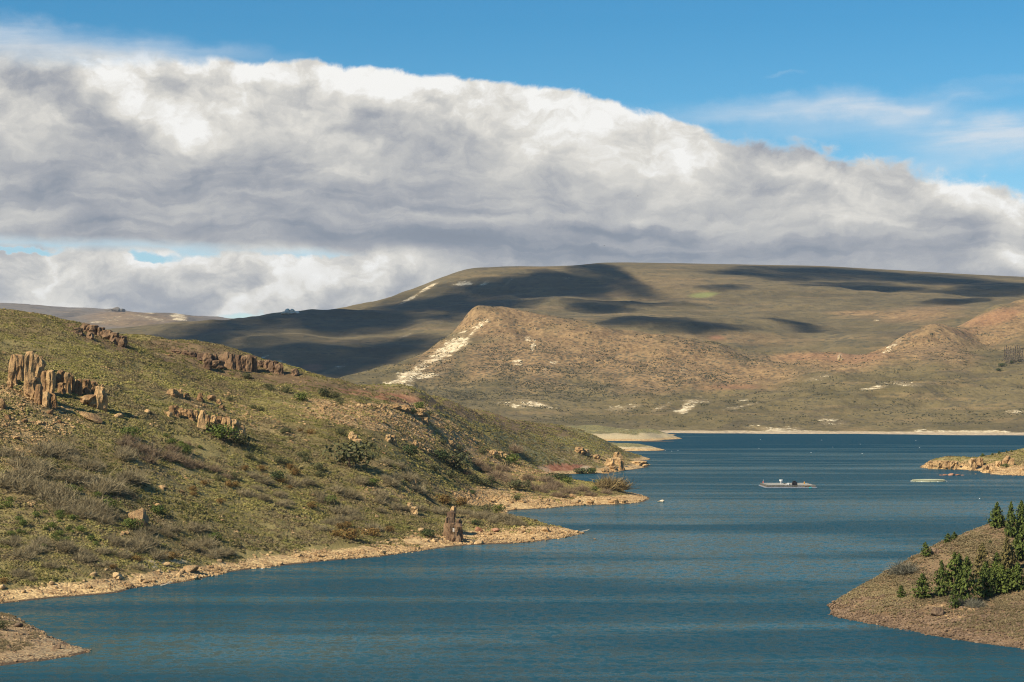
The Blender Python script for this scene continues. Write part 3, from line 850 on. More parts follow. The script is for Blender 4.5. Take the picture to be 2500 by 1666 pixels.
mesa_o = MESA.mesh('mesa', M_MESA, 180, 2900, 620, 4850, 9400, 300, (
    ('brown', far_blobs([(2230, 770, 110, 16, -4, .9), (2100, 765, 70, 7, 0, .8), (1780, 825, 140, 14, 3, .45), (700, 870, 120, 20, 0, .4), (1600, 700, 120, 30, 0, .2)], 200)),
    ('pale', far_blobs([(1130, 693, 30, 7, -5, .9), (1180, 694, 16, 5, -25, .8), (1240, 690, 14, 4, -40, .6), (1380, 680, 18, 3, 0, .4), (1030, 712, 50, 4, -30, .8), (990, 820, 25, 4, -20, .5), (600, 868, 22, 6, 20, .8), (640, 876, 22, 5, -30, .8), (690, 884, 34, 5, 18, .8), (560, 845, 40, 3, -8, .5), (705, 758, 20, 6, 0, .9), (820, 900, 40, 4, -20, .5), (1750, 735, 10, 2, 0, .3), (2140, 783, 10, 3, 0, .9)], 120, .8)),
    ('scrub', far_blobs([(2060, 830, 60, 10, 20, 1.2), (1850, 800, 90, 10, 15, .4)], 150)),
    ('red', far_blobs([(760, 898, 24, 8, 0, 1), (1750, 825, 20, 6, 0, .8)], 120)), ('green', far_blobs([(1718, 721, 30, 6, -5, .9)], 120))))
dist_o = DIST.mesh('distant_range', M_DIST, -520, 1050, 320, 9400, 17000, 120, (
    ('brown', far_blobs([(330, 780, 100, 20, 0, .5)], 400)), ('pale', far_blobs([(435, 772, 22, 9, 10, 1), (360, 777, 40, 5, 10, .7), (260, 785, 60, 6, 0, .5), (365, 765, 12, 3, 0, .7), (300, 780, 60, 6, 0, .4)], 300, .8)), ('scrub', none), ('red', none), ('green', none)))


def flat_sheet(name, x0, x1, y0, y1, z, mat):
    me = bpy.data.meshes.new(name)
    me.from_pydata([(x0, y0, z), (x1, y0, z), (x1, y1, z), (x0, y1, z)], [], [(0, 1, 2, 3)])
    me.materials.append(mat)
    o = bpy.data.objects.new(name, me); COL.objects.link(o)
    o['kind'] = 'structure'
    return o


flat_sheet('water', -2600, 3200, -300, 3900, 0.0, M_WATER)
flat_sheet('ground', -40000, 40000, -20000, 60000, -14.0, M_DIST)
# ------------------------------------------------------------------ plant and rock meshes
def raw_mesh(name, V, Fc, mats, midx=None, smooth=False, vcol=None):
    me = bpy.data.meshes.new(name)
    me.from_pydata([tuple(map(float, v)) for v in V], [], [tuple(map(int, f)) for f in Fc])
    for m in mats:
        me.materials.append(m)
    if midx is not None:
        me.polygons.foreach_set('material_index', np.asarray(midx, dtype=np.int32))
    if smooth:
        me.polygons.foreach_set('use_smooth', np.ones(len(me.polygons), dtype=bool))
    if vcol is not None:
        at = me.attributes.new('shade', 'FLOAT', 'POINT')
        at.data.foreach_set('value', np.asarray(vcol, dtype=np.float32))
    me.update()
    return me


def leaf_quads(C, Nn, size, rng, asp=0.55):
    """one small diamond leaf clump per centre, facing roughly along Nn"""
    n = len(C)
    Nn = Nn / np.maximum(np.linalg.norm(Nn, axis=1, keepdims=True), 1e-6)
    t = rng.normal(size=(n, 3))
    t -= (t * Nn).sum(1, keepdims=True) * Nn
    t /= np.maximum(np.linalg.norm(t, axis=1, keepdims=True), 1e-6)
    b = np.cross(Nn, t)
    s = (np.asarray(size) * np.ones(n))[:, None]
    V = np.stack([C - t * s, C - b * s * asp, C + t * s, C + b * s * asp], 1).reshape(-1, 3)
    Fc = np.arange(4 * n).reshape(n, 4)
    return V, Fc


def tube(pts, radii, seg=6):
    pts = [Vector(p) for p in pts]
    V, Fc = [], []
    for i, p in enumerate(pts):
        d = (pts[min(i + 1, len(pts) - 1)] - pts[max(i - 1, 0)]).normalized()
        q = d.to_track_quat('Z', 'Y')
        for k in range(seg):
            a = 2 * math.pi * k / seg
            V.append(p + q @ Vector((math.cos(a) * radii[i], math.sin(a) * radii[i], 0)))
    for i in range(len(pts) - 1):
        for k in range(seg):
            Fc.append((i * seg + k, i * seg + (k + 1) % seg, (i + 1) * seg + (k + 1) % seg, (i + 1) * seg + k))
    Fc.append(tuple(range((len(pts) - 1) * seg, len(pts) * seg)))
    return np.array([tuple(v) for v in V]), Fc


def join(parts):
    V, Fc, mi, o = [], [], [], 0
    for v, f, m in parts:
        V.append(np.asarray(v, float))
        Fc += [tuple(int(i) + o for i in ff) for ff in f]
        mi += [m] * len(f)
        o += len(v)
    return np.concatenate(V), Fc, mi


def ico(sub=2):
    bm = bmesh.new()
    bmesh.ops.create_icosphere(bm, subdivisions=sub, radius=1.0)
    V = np.array([v.co[:] for v in bm.verts]); Fc = [tuple(v.index for v in f.verts) for f in bm.faces]
    bm.free()
    return V, Fc


def angular_rock(rng, sub=2, planes=9, dims=(1, 1, 1), rough=0.06):
    V, Fc = ico(sub)
    for _ in range(planes):
        n = rng.normal(size=3); n /= np.linalg.norm(n)
        d = rng.uniform(0.52, 0.88)
        k = V @ n - d
        V = V - np.maximum(k, 0)[:, None] * n
    V = V * (1 + rng.normal(size=(len(V), 1)) * rough)
    return V * np.array(dims), Fc


ICO3 = ico(3)


def column_rock(rng, w, d, h, lean=0.0, taper=0.75, jag=0.1, knobs=0.15, seg=0, rings=0):
    """an upright weathered block, its foot at z = 0 (sunk below)"""
    V0, Fc = ICO3
    taper = max(taper, .86) if h > w * 1.3 else max(taper, .7)
    V = V0.copy()
    pw = 5.0
    V /= ((np.abs(V) ** pw).sum(1, keepdims=True)) ** (1 / pw)
    for _ in range(13):                                    # facets, mostly upright
        n = rng.normal(size=3) * np.array([1, 1, .14]); n /= np.linalg.norm(n)
        k = V @ n - rng.uniform(.66, 1.05)
        V = V - np.maximum(k, 0)[:, None] * n
    t = (V[:, 2] + 1) / 2
    ph = rng.uniform(0, 40, 3)
    a = np.arctan2(V[:, 1], V[:, 0])
    crack = np.zeros(len(V))
    for _ in range(rng.integers(3, 6)):                    # upright cracks
        c = rng.uniform(0, 6.28)
        crack += np.exp(-((np.angle(np.exp(1j * (a - c - .25 * np.sin(t * 5 + c))))) / .10) ** 2) * rng.uniform(.14, .42)
    lump = fbm(V[:, 0] * 2 + ph[0] + V[:, 1], V[:, 2] * 2 + ph[1] - V[:, 1], 1.0, 4, 7, .6) * 3.0 * knobs
    sc = (1 - (1 - taper) * np.clip(t, 0, 1) ** 1.5) * (1 - crack) + lump + .06 * np.sin(ph[2] + t * 9)
    V[:, :2] *= sc[:, None]
    V[:, 2] += (jag * 1.2 + .03) * fbm(V[:, 0] * 1.5 + ph[1], V[:, 1] * 1.5 + ph[2], 1.0, 3, 8) * np.clip((t - .55) / .35, 0, 1)
    z = -0.22 + (V[:, 2] + 1) / 2 * 1.24
    return np.stack([V[:, 0] * w / 2 + lean * w * np.clip(z, 0, 1), V[:, 1] * d / 2, z * h], 1), Fc


def mat_leaf(name, dark, light, tint=True, trans=0.25):
    m, nt, b = new_mat(name)
    inst = nattr(nt, 'tint', 'INSTANCER')
    sh = nattr(nt, 'shade')
    oi = nt.nodes.new('ShaderNodeObjectInfo')
    rnd = E(nt, oi.outputs['Random'])
    f = (sh * 0.65 + rnd * 0.35) if not tint else (sh * 0.45 + inst * 0.6 - 0.02)
    col = nmix(nt, f.clamp(), dark, light)
    nt.links.new(col, b.inputs['Base Color'])
    b.inputs['Roughness'].default_value = 0.8
    return m


def mat_heath():
    """tussocks: pale yellow to dark olive one by one, browner and greyer in drifts"""
    m, nt, b = new_mat('tussock_leaf')
    inst, sh = nattr(nt, 'tint', 'INSTANCER'), nattr(nt, 'shade')
    p = npos(nt)
    drift = nnoise(nt, p, .035, 5, .62)
    spot = nnoise(nt, p, .22, 4, .6)
    f = (sh * .55 + inst * .55 - .02).clamp()
    col = nmix(nt, f, (.066, .060, .020), (.45, .38, .122))
    col = nmix(nt, (drift * .55 + spot * .45).rng(.45, .58) * .85, col, nmix(nt, sh, (.085, .060, .032), (.33, .245, .135)))
    col = nmix(nt, (spot * .7 + drift * .3).rng(.47, .40) * .6, col, nmix(nt, sh, (.045, .052, .014), (.20, .20, .045)))
    nt.links.new(col, b.inputs['Base Color'])
    b.inputs['Roughness'].default_value = .85
    return m


def mat_rock(name, a, b_, lichen=(.36, .30, .14), lamt=0.5, scale=0.9, streak=0.5):
    m, nt, b = new_mat(name)
    oc = nt.nodes.new('ShaderNodeTexCoord')
    p = npos(nt)
    mid = nnoise(nt, p, 0.45 * scale, 6, 0.62)
    fine = nnoise(nt, p, 2.4 * scale, 5, 0.65)
    strk = nnoise(nt, npos(nt, (1.1 * scale, 1.1 * scale, 0.12 * scale)), 1.0, 5, 0.6)
    oi = nt.nodes.new('ShaderNodeObjectInfo')
    rnd = E(nt, oi.outputs['Random'])
    col = nmix(nt, (mid * .6 + strk * streak * .4 + fine * .2 + rnd * .2 - .1).rng(.34, .70), a, b_)
    col = nmix(nt, (fine * .5 + mid * .5).rng(.54, .64) * lamt, col, lichen)
    pit = E(nt, nvor(nt, p, 1.6 * scale))
    nt.links.new(nmix(nt, fine.rng(.42, .30) * 0.5, col, (.085, .055, .035)), b.inputs['Base Color'])
    nbump(nt, b, mid * 1.0 + fine * 0.55 + pit * 0.3 + strk * 0.4, 0.55, 1.0)
    return m


def mat_plain(name, col, rough=0.6, metal=0.0, wear=0.12, spec=0.3, scale=1.5):
    m, nt, b = new_mat(name)
    p = npos(nt)
    n = nnoise(nt, p, scale, 5, 0.6)
    lo = tuple(c * (1 - wear * 2) for c in col)
    hi = tuple(min(1, c * (1 + wear)) for c in col)
    nt.links.new(nmix(nt, n.rng(.3, .7), lo, hi), b.inputs['Base Color'])
    b.inputs['Roughness'].default_value = rough
    b.inputs['Metallic'].default_value = metal
    b.inputs['Specular IOR Level'].default_value = spec
    nbump(nt, b, n, 0.02, 0.4)
    return m


M_TUS = mat_heath()
M_TUFT = mat_leaf('dry_grass_tuft', (.12, .092, .05), (.38, .30, .155))
M_FARBUSH = mat_leaf('far_bush_leaf', (.040, .042, .024), (.14, .125, .065))
LEAF = {
    'green': mat_leaf('green_leaf', (.045, .070, .014), (.150, .175, .032), False),
    'olive': mat_leaf('olive_leaf', (.050, .056, .022), (.140, .135, .055), False),
    'dark': mat_leaf('dark_leaf', (.022, .036, .012), (.070, .092, .028), False),
    'grey': mat_leaf('grey_twig', (.15, .118, .062), (.37, .30, .17), False),
    'brown': mat_leaf('brown_twig', (.14, .095, .056), (.33, .24, .145), False),
    'rust': mat_leaf('rust_leaf', (.11, .062, .018), (.280, .170, .050), False),
    'sage': mat_leaf('sage_twig', (.085, .080, .055), (.215, .20, .145), False),
    'tan': mat_leaf('willow_twig', (.15, .105, .045), (.33, .24, .105), False),
    'pine': mat_leaf('pine_needles', (.026, .042, .010), (.130, .160, .030), False),
    'pinebrown': mat_leaf('browned_needles', (.06, .058, .018), (.20, .155, .055), False),
    'poplar': mat_leaf('poplar_twig', (.10, .075, .055), (.22, .17, .13), False),
}
M_BARK = mat_plain('pine_bark', (.16, .115, .075), 0.95, wear=.3)
M_ROCK = mat_rock('outcrop_rock', (.20, .112, .052), (.52, .335, .155), lichen=(.34, .26, .12))
M_ROCKB = mat_rock('cliff_rock', (.085, .052, .032), (.25, .155, .085), lichen=(.30, .25, .14), lamt=.4, scale=0.5)
M_BOUL = mat_rock('boulder_rock', (.20, .125, .070), (.46, .32, .175), lichen=(.50, .41, .25), lamt=.35)
M_BEACH = mat_rock('shore_rock', (.27, .165, .078), (.58, .40, .20), lichen=(.56, .45, .27), lamt=.3)
M_RED = mat_rock('red_rock', (.24, .11, .06), (.46, .25, .15), lichen=(.46, .28, .16), lamt=.3)
M_ORANGE = mat_rock('orange_rock', (.28, .17, .078), (.54, .36, .172), lamt=.3)
M_DARKROCK = mat_rock('dark_soil_rock', (.11, .072, .045), (.27, .18, .11), lichen=(.30, .24, .15), lamt=.3)
M_PALE = mat_rock('pale_rock', (.50, .40, .27), (.82, .76, .62), lichen=(.40, .28, .15), lamt=.3, scale=.25)
M_STAIN = mat_plain('bird_lime', (.52, .47, .40), 0.9, wear=.06)


def tussock_clump(rng, n=8, spread=1.4, leaves=20):
    parts, sh = [], []
    for i in range(n):
        r = rng.uniform(.24, .50)
        c = np.array([rng.normal() * spread * .6, rng.normal() * spread * .6, 0])
        d = rng.normal(size=(leaves, 3)); d[:, 2] = np.abs(d[:, 2]) * .9 + .05
        d /= np.linalg.norm(d, axis=1, keepdims=True)
        C = c + d * np.array([r, r, r * .85]) * rng.uniform(.72, 1.05, (leaves, 1))
        V, Fc = leaf_quads(C, d + rng.normal(size=d.shape) * .45, r * .42, rng, .7)
        parts.append((V, Fc, 0))
        tone = rng.uniform(0, 1)
        sh.append(np.repeat(np.clip(tone * .75 + rng.uniform(0, .3, leaves), 0, 1), 4))
    V, Fc, mi = join(parts)
    return V, Fc, np.concatenate(sh)


def tuft_clump(rng, n=6, spread=1.0, blades=16):
    parts, sh = [], []
    for i in range(n):
        r = rng.uniform(.25, .5)
        c = np.array([rng.normal() * spread * .6, rng.normal() * spread * .6, 0])
        for _ in range(blades):
            d = rng.normal(size=3); d[2] = abs(d[2]) + .55; d /= np.linalg.norm(d)
            s_ = np.cross(d, [0, 0, 1]); s_ /= max(np.linalg.norm(s_), 1e-3)
            b0 = c + np.array([rng.normal() * .06, rng.normal() * .06, 0])
            parts.append((np.array([b0 - s_ * .05, b0 + s_ * .05, b0 + d * r + np.array([0, 0, -.02])]), [(0, 1, 2)], 0))
        sh.append(np.full(blades * 3, rng.uniform(0, 1)))
    V, Fc, mi = join(parts)
    return V, Fc, np.concatenate(sh)


def rubble_clump(rng, n=7, spread=1.3, big=.55):
    parts, sh = [], []
    for i in range(n):
        r = rng.uniform(.14, big) ** 1.0 * rng.uniform(.5, 1)
        V, Fc = angular_rock(rng, 1, 6, (r * rng.uniform(.8, 1.6), r * rng.uniform(.8, 1.5), r * rng.uniform(.5, 1)), .03)
        a = rng.uniform(0, 6.28)
        Rm = np.array([[math.cos(a), -math.sin(a), 0], [math.sin(a), math.cos(a), 0], [0, 0, 1]])
        V = V @ Rm.T + np.array([rng.normal() * spread * .6, rng.normal() * spread * .6, r * .15])
        parts.append((V, Fc, 0)); sh.append(np.full(len(V), rng.uniform()))
    V, Fc, mi = join(parts)
    return V, Fc, np.concatenate(sh)


def bush_clump(rng, n=3, spread=3.0, leaves=22):
    parts, sh = [], []
    for i in range(n):
        r = rng.uniform(.7, 1.6)
        c = np.array([rng.normal() * spread, rng.normal() * spread, 0])
        d = rng.normal(size=(leaves, 3)); d[:, 2] = np.abs(d[:, 2])
        d /= np.linalg.norm(d, axis=1, keepdims=True)
        V, Fc = leaf_quads(c + d * np.array([r, r, r * .8]) * .85, d + rng.normal(size=d.shape) * .3, r * .5, rng, .8)
        parts.append((V, Fc, 0)); sh.append(np.repeat(np.full(leaves, rng.uniform()), 4))
    V, Fc, mi = join(parts)
    return V, Fc, np.concatenate(sh)


def template_collection(name, makers, mat):
    c = bpy.data.collections.new(name)
    for i, (V, Fc, sh) in enumerate(makers):
        me = raw_mesh(name, V, Fc, [mat], vcol=sh)
        c.objects.link(bpy.data.objects.new(name, me))
    return c


def scatter_object(name, coll, pts, nrm, scale, tint, seed, align=0.7):
    """one object of ground cover: the clumps of a collection instanced on points"""
    rng = np.random.default_rng(seed)
    n = len(pts)
    me = bpy.data.meshes.new(name)
    me.vertices.add(n)
    me.vertices.foreach_set('co', pts.astype(np.float32).ravel())
    # euler of tilt * spin
    nn = nrm * align + np.array([0, 0, 1 - align]); nn /= np.linalg.norm(nn, axis=1, keepdims=True)
    a = rng.uniform(0, 2 * math.pi, n)
    xa = np.stack([np.cos(a), np.sin(a), np.zeros(n)], 1)
    xa -= (xa * nn).sum(1, keepdims=True) * nn; xa /= np.linalg.norm(xa, axis=1, keepdims=True)
    ya = np.cross(nn, xa)
    m = np.stack([xa, ya, nn], 2)              # columns are the axes
    ex = np.arctan2(m[:, 2, 1], m[:, 2, 2]); ey = np.arcsin(np.clip(-m[:, 2, 0], -1, 1)); ez = np.arctan2(m[:, 1, 0], m[:, 0, 0])
    at = me.attributes.new('rot', 'FLOAT_VECTOR', 'POINT'); at.data.foreach_set('vector', np.stack([ex, ey, ez], 1).astype(np.float32).ravel())
    at = me.attributes.new('size', 'FLOAT', 'POINT'); at.data.foreach_set('value', scale.astype(np.float32))
    at = me.attributes.new('tint', 'FLOAT', 'POINT'); at.data.foreach_set('value', tint.astype(np.float32))
    at = me.attributes.new('pick', 'INT', 'POINT'); at.data.foreach_set('value', rng.integers(0, len(coll.objects), n).astype(np.int32))
    o = bpy.data.objects.new(name, me); COL.objects.link(o)
    g = bpy.data.node_groups.new(name, 'GeometryNodeTree')
    g.interface.new_socket('Geometry', in_out='INPUT', socket_type='NodeSocketGeometry')
    g.interface.new_socket('Geometry', in_out='OUTPUT', socket_type='NodeSocketGeometry')
    gi, go = g.nodes.new('NodeGroupInput'), g.nodes.new('NodeGroupOutput')
    ci = g.nodes.new('GeometryNodeCollectionInfo')
    ci.inputs['Collection'].default_value = coll
    ci.inputs['Separate Children'].default_value = True
    ci.inputs['Reset Children'].default_value = True
    ip = g.nodes.new('GeometryNodeInstanceOnPoints')
    ip.inputs['Pick Instance'].default_value = True

    def na(nm, ty):
        q = g.nodes.new('GeometryNodeInputNamedAttribute'); q.data_type = ty; q.inputs['Name'].default_value = nm
        return q.outputs['Attribute']
    l = g.links
    l.new(gi.outputs[0], ip.inputs['Points']); l.new(ci.outputs[0], ip.inputs['Instance'])
    l.new(na('pick', 'INT'), ip.inputs['Instance Index'])
    er = g.nodes.new('FunctionNodeEulerToRotation'); l.new(na('rot', 'FLOAT_VECTOR'), er.inputs[0]); l.new(er.outputs[0], ip.inputs['Rotation'])
    l.new(na('size', 'FLOAT'), ip.inputs['Scale'])
    l.new(ip.outputs[0], go.inputs[0])
    md = o.modifiers.new('scatter', 'NODES'); md.node_group = g
    o['kind'] = 'stuff'
    return o


class View:
    """which points of a land the camera can see"""
    def __init__(s, land, px0, px1, y0, y1, nu=420, ny=700):
        s.u0, s.u1, s.y0, s.y1, s.nu, s.ny = (px0 - 1250) / F, (px1 - 1250) / F, y0, y1, nu, ny
        u = np.linspace(s.u0, s.u1, nu); Y = np.exp(np.linspace(math.log(y0), math.log(y1), ny))
        YY, UU = np.meshgrid(Y, u, indexing='ij')
        Z = land.h(UU * YY, YY)
        e = (Z - CAM_H) / YY
        s.run = np.maximum.accumulate(e, 0)
        s.land = land

    def seen(s, x, y, z, up):
        iu = np.clip(((x / y - s.u0) / (s.u1 - s.u0) * (s.nu - 1)).round().astype(int), 0, s.nu - 1)
        iy = np.clip((np.log(y / s.y0) / math.log(s.y1 / s.y0) * (s.ny - 1)).astype(int) - 1, 0, s.ny - 1)
        return (z + up - CAM_H) / y >= s.run[iy, iu] - 1e-5


def sample(land, view, px0, px1, y0, y1, n, seed, up=1.5, pw=1.0):
    rng = np.random.default_rng(seed)
    u = rng.uniform((px0 - 1250) / F, (px1 - 1250) / F, n)
    q = rng.uniform(0, 1, n)
    e = pw + 1.0                                    # area density ~ Y ** (pw - 1)
    y = (y0 ** e + (y1 ** e - y0 ** e) * q) ** (1 / e)
    x = u * y
    z = land.h(x, y)
    ok = (z > 0.05) & view.seen(x, y, z, up)
    x, y, z = x[ok], y[ok], z[ok]
    d = 1.5
    zx, zy = land.h(x + d, y), land.h(x, y + d)
    nr = np.stack([-(zx - z) / d, -(zy - z) / d, np.ones_like(z)], 1)
    nr /= np.linalg.norm(nr, axis=1, keepdims=True)
    return x, y, z, nr, rng


VL = View(LEFT, -450, 1700, 420, 3300)
VR = View(RIGHT, 1960, 3050, 440, 840, 300, 300)
VH = View(HEAD, 2220, 2860, 1550, 2150, 200, 200)
VF = View(FAR, 640, 2860, 3300, 5700, 400, 400)
VS = View(SPIT, -520, 300, 430, 600, 150, 150)

C_TUS = template_collection('tussock_clump', [tussock_clump(np.random.default_rng(100 + i)) for i in range(6)], M_TUS)
C_TUFT = template_collection('grass_clump', [tuft_clump(np.random.default_rng(200 + i)) for i in range(5)], M_TUFT)
C_RUB = template_collection('rubble_clump', [rubble_clump(np.random.default_rng(300 + i)) for i in range(6)], M_BEACH)
C_RUBS = template_collection('spit_rubble_clump', [rubble_clump(np.random.default_rng(360 + i)) for i in range(4)], M_BOUL)
C_RUBO = template_collection('orange_rubble_clump', [rubble_clump(np.random.default_rng(320 + i)) for i in range(5)], M_ORANGE)
C_RUBD = template_collection('dark_rubble_clump', [rubble_clump(np.random.default_rng(340 + i)) for i in range(5)], M_DARKROCK)
C_FB = template_collection('far_bush_clump', [bush_clump(np.random.default_rng(400 + i)) for i in range(5)], M_FARBUSH)

# tussock heath of the near hill
x, y, z, nr, rng = sample(LEFT, VL, -420, 1640, 560, 1345, 100000, 11, pw=0.6)
dens = 0.92 - left_brown(x, y, z) * 0.50 - left_bare(x, y, z) * .68 - left_beach(x, y, z) * .6
dens = dens * sstep(z + fbm(x, y, 14, 3, 41) * 3.5, 2.6, 4.4) * np.clip(0.95 + fbm(x, y, 38, 5, 42) * 1.4, .2, 1)
k = rng.uniform(0, 1, len(x)) < dens
x, y, z, nr = x[k], y[k], z[k], nr[k]
tint = np.clip(0.50 + fbm(x, y, 60, 4, 43) * 0.95 + rng.normal(size=len(x)) * .17 + sstep(y, 700, 1000) * .10 - left_brown(x, y, z) * .3, 0, 1)
o = scatter_object('tussock_heath', C_TUS, np.stack([x, y, z - .05], 1), nr, np.clip(np.exp(rng.normal(-.05, .26, len(x))), .5, 2.1), tint, 1)
o['label'] = 'pale olive tussocks of heath covering the near hillside'; o['category'] = 'ground cover'
print('tussocks', len(x))
x, y, z, nr, rng = sample(LEFT, VL, 500, 1640, 1340, 2250, 26000, 12, pw=0.3)
dens = (0.95 - left_brown(x, y, z) * 0.4 - left_bare(x, y, z) * .4 - left_red(x, y, z)) * sstep(z, 2.5, 5)
k = rng.uniform(0, 1, len(x)) < dens
x, y, z, nr = x[k], y[k], z[k], nr[k]
tint = np.clip(0.58 + fbm(x, y, 120, 4, 44) * 0.8 + rng.normal(size=len(x)) * .14 - left_brown(x, y, z) * .35, 0, 1)
o = scatter_object('slope_heath', C_TUS, np.stack([x, y, z - .05], 1), nr, rng.uniform(1.0, 1.8, len(x)), tint, 2)
o['label'] = 'grey green heath on the slope above the red bank'; o['category'] = 'ground cover'
print('slope', len(x))
# rubble of the bared shore and of the stony spur
x, y, z, nr, rng = sample(LEFT, VL, -300, 1620, 560, 1330, 170000, 13, pw=0.4, up=.6)
lim = 2.4 + left_beach(x, y, z) * 3.8 + fbm(x, y, 12, 3, 45) * 2.0
k = (z < lim) & (z > 0.10) & (rng.uniform(0, 1, len(x)) < 0.62 + fbm(x, y, 16, 3, 46) * 1.6)
x, y, z, nr = x[k], y[k], z[k], nr[k]
o = scatter_object('shore_rubble', C_RUB, np.stack([x, y, z - .05], 1), nr, rng.uniform(.40, .95, len(x)) * np.where(rng.uniform(size=len(x)) < .18, 2.2, 1.0), rng.uniform(0, 1, len(x)), 3)
o['label'] = 'tan stony rubble along the bared shore of the near hill'; o['category'] = 'rubble'
print('rubble', len(x))
x, y, z, nr, rng = sample(LEFT, VL, -300, 1620, 620, 1420, 70000, 14, pw=0.6, up=.6)
k = (z > 3) & (rng.uniform(0, 1, len(x)) < np.maximum(left_bare(x, y, z) * .85, .02))
x, y, z, nr = x[k], y[k], z[k], nr[k]
o = scatter_object('spur_rubble', C_RUBO, np.stack([x, y, z - .05], 1), nr, rng.uniform(.6, 1.0, len(x)) * np.where(rng.uniform(size=len(x)) < .3, 2.2, 1.0), rng.uniform(0, 1, len(x)), 4)
o['label'] = 'orange stones strewn over the spur of the near hill'; o['category'] = 'rubble'
print('spur rubble', len(x))
# the hill with pines: dry tufts and dark stones
x, y, z, nr, rng = sample(RIGHT, VR, 1990, 2800, 460, 700, 44000, 15, pw=0.6)
k = (z > 0.9) & (rng.uniform(0, 1, len(x)) < np.clip(.55 + fbm(x, y, 14, 3, 47) * 1.3, .05, 1) * sstep(z, .8, 4))
xx, yy, zz, nn = x[k], y[k], z[k], nr[k]
o = scatter_object('dry_grass', C_TUFT, np.stack([xx, yy, zz - .03], 1), nn, rng.uniform(.7, 1.5, len(xx)), np.clip(.5 + fbm(xx, yy, 20, 3, 48) * 1.2 + rng.normal(size=len(xx)) * .2, 0, 1), 5)
o['label'] = 'dry straw coloured grass on the hill with pines'; o['category'] = 'grass'
x, y, z, nr, rng = sample(RIGHT, VR, 1990, 2800, 455, 620, 26000, 16, pw=0.4, up=.4)
k = rng.uniform(0, 1, len(x)) < np.clip(.9 - z * .14, .08, 1)
xx, yy, zz, nn = x[k], y[k], z[k], nr[k]
o = scatter_object('brown_rubble', C_RUBD, np.stack([xx, yy, zz - .04], 1), nn, rng.uniform(.4, .8, len(xx)) * np.where(rng.uniform(size=len(xx)) < .2, 1.9, 1), rng.uniform(0, 1, len(xx)), 6)
o['label'] = 'brown stones and clods on the bank below the pines'; o['category'] = 'rubble'
x, y, z, nr, rng = sample(SPIT, VS, -400, 240, 440, 580, 9000, 17, pw=0.6, up=.4)
k = rng.uniform(0, 1, len(x)) < .5
o = scatter_object('spit_gravel', C_RUBS, np.stack([x, y, z - .03], 1)[k], nr[k], rng.uniform(.25, .55, k.sum()) * np.where(rng.uniform(size=k.sum()) < .15, 2.2, 1), rng.uniform(0, 1, k.sum()), 7)
o['label'] = 'small stones strewn on the sand spit'; o['category'] = 'gravel'
k = (z > 1.2) & (rng.uniform(0, 1, len(x)) < np.clip(.25 + fbm(x, y, 9, 3, 50) * 1.5, 0, 1))
o = scatter_object('spit_grass', C_TUFT, np.stack([x, y, z - .03], 1)[k], nr[k], rng.uniform(.6, 1.3, k.sum()), rng.uniform(0, 1, k.sum()), 21)
o['label'] = 'dry grass on the top of the sand spit'; o['category'] = 'gravel'
x, y, z, nr, rng = sample(HEAD, VH, 2230, 2840, 1570, 2000, 9000, 18, pw=0.6)
k = (z > 4.5) & (rng.uniform(0, 1, len(x)) < .8)
o = scatter_object('headland_heath', C_TUS, np.stack([x, y, z - .05], 1)[k], nr[k], rng.uniform(1.0, 1.9, k.sum()), np.clip(.5 + rng.normal(size=k.sum()) * .2, 0, 1), 8)
o['label'] = 'olive heath on top of the far headland'; o['category'] = 'ground cover'
x, y, z, nr, rng = sample(HEAD, VH, 2240, 2840, 1570, 1900, 9000, 19, pw=0.6, up=.4)
k = (z < 6) & (rng.uniform(0, 1, len(x)) < .6)
o = scatter_object('headland_rubble', C_RUB, np.stack([x, y, z - .05], 1)[k], nr[k], rng.uniform(.8, 2.6, k.sum()), rng.uniform(0, 1, k.sum()), 9)
o['label'] = 'broken orange rock along the foot of the headland'; o['category'] = 'rubble'
# scrub dotted over the butte and its foreshore
fs = dict(far_masks)['scrub']
x, y, z, nr, rng = sample(FAR, VF, 800, 2800, 3450, 5100, 40000, 20, pw=0.4, up=3)
k = (z > 9) & (rng.uniform(0, 1, len(x)) < np.clip((.12 + fs(x, y, z) * .75) * np.clip(1 + fbm(x, y, 70, 4, 49) * 4.0, 0, 2.2), .01, 1))
o = scatter_object('far_scrub', C_FB, np.stack([x, y, z - .2], 1)[k], nr[k], rng.uniform(.7, 1.5, k.sum()), np.clip(rng.normal(.4, .25, k.sum()), 0, 1), 10)
o['label'] = 'dark scrub dotted over the brown butte and its foot'; o['category'] = 'scrub'
print('far scrub', k.sum())
# ------------------------------------------------------------------ things
def empty(name, loc, label=None, cat=None, group=None, rz=0.0):
    o = bpy.data.objects.new(name, None)
    COL.objects.link(o)
    o.location = loc
    o.rotation_euler = (0, 0, rz)
    tag(o, label, cat, group)
    return o


def tag(o, label=None, cat=None, group=None):
    if label: o['label'] = label
    if cat: o['category'] = cat
    if group: o['group'] = group
    return o


def put(name, me, loc=(0, 0, 0), parent=None, mat=None, label=None, cat=None, group=None, rot=(0, 0, 0), sc=(1, 1, 1)):
    o = bpy.data.objects.new(name, me)
    COL.objects.link(o)
    if parent: o.parent = parent
    o.location, o.rotation_euler, o.scale = loc, rot, sc
    if mat:
        o.material_slots[0].link = 'OBJECT'
        o.material_slots[0].material = mat
    return tag(o, label, cat, group)


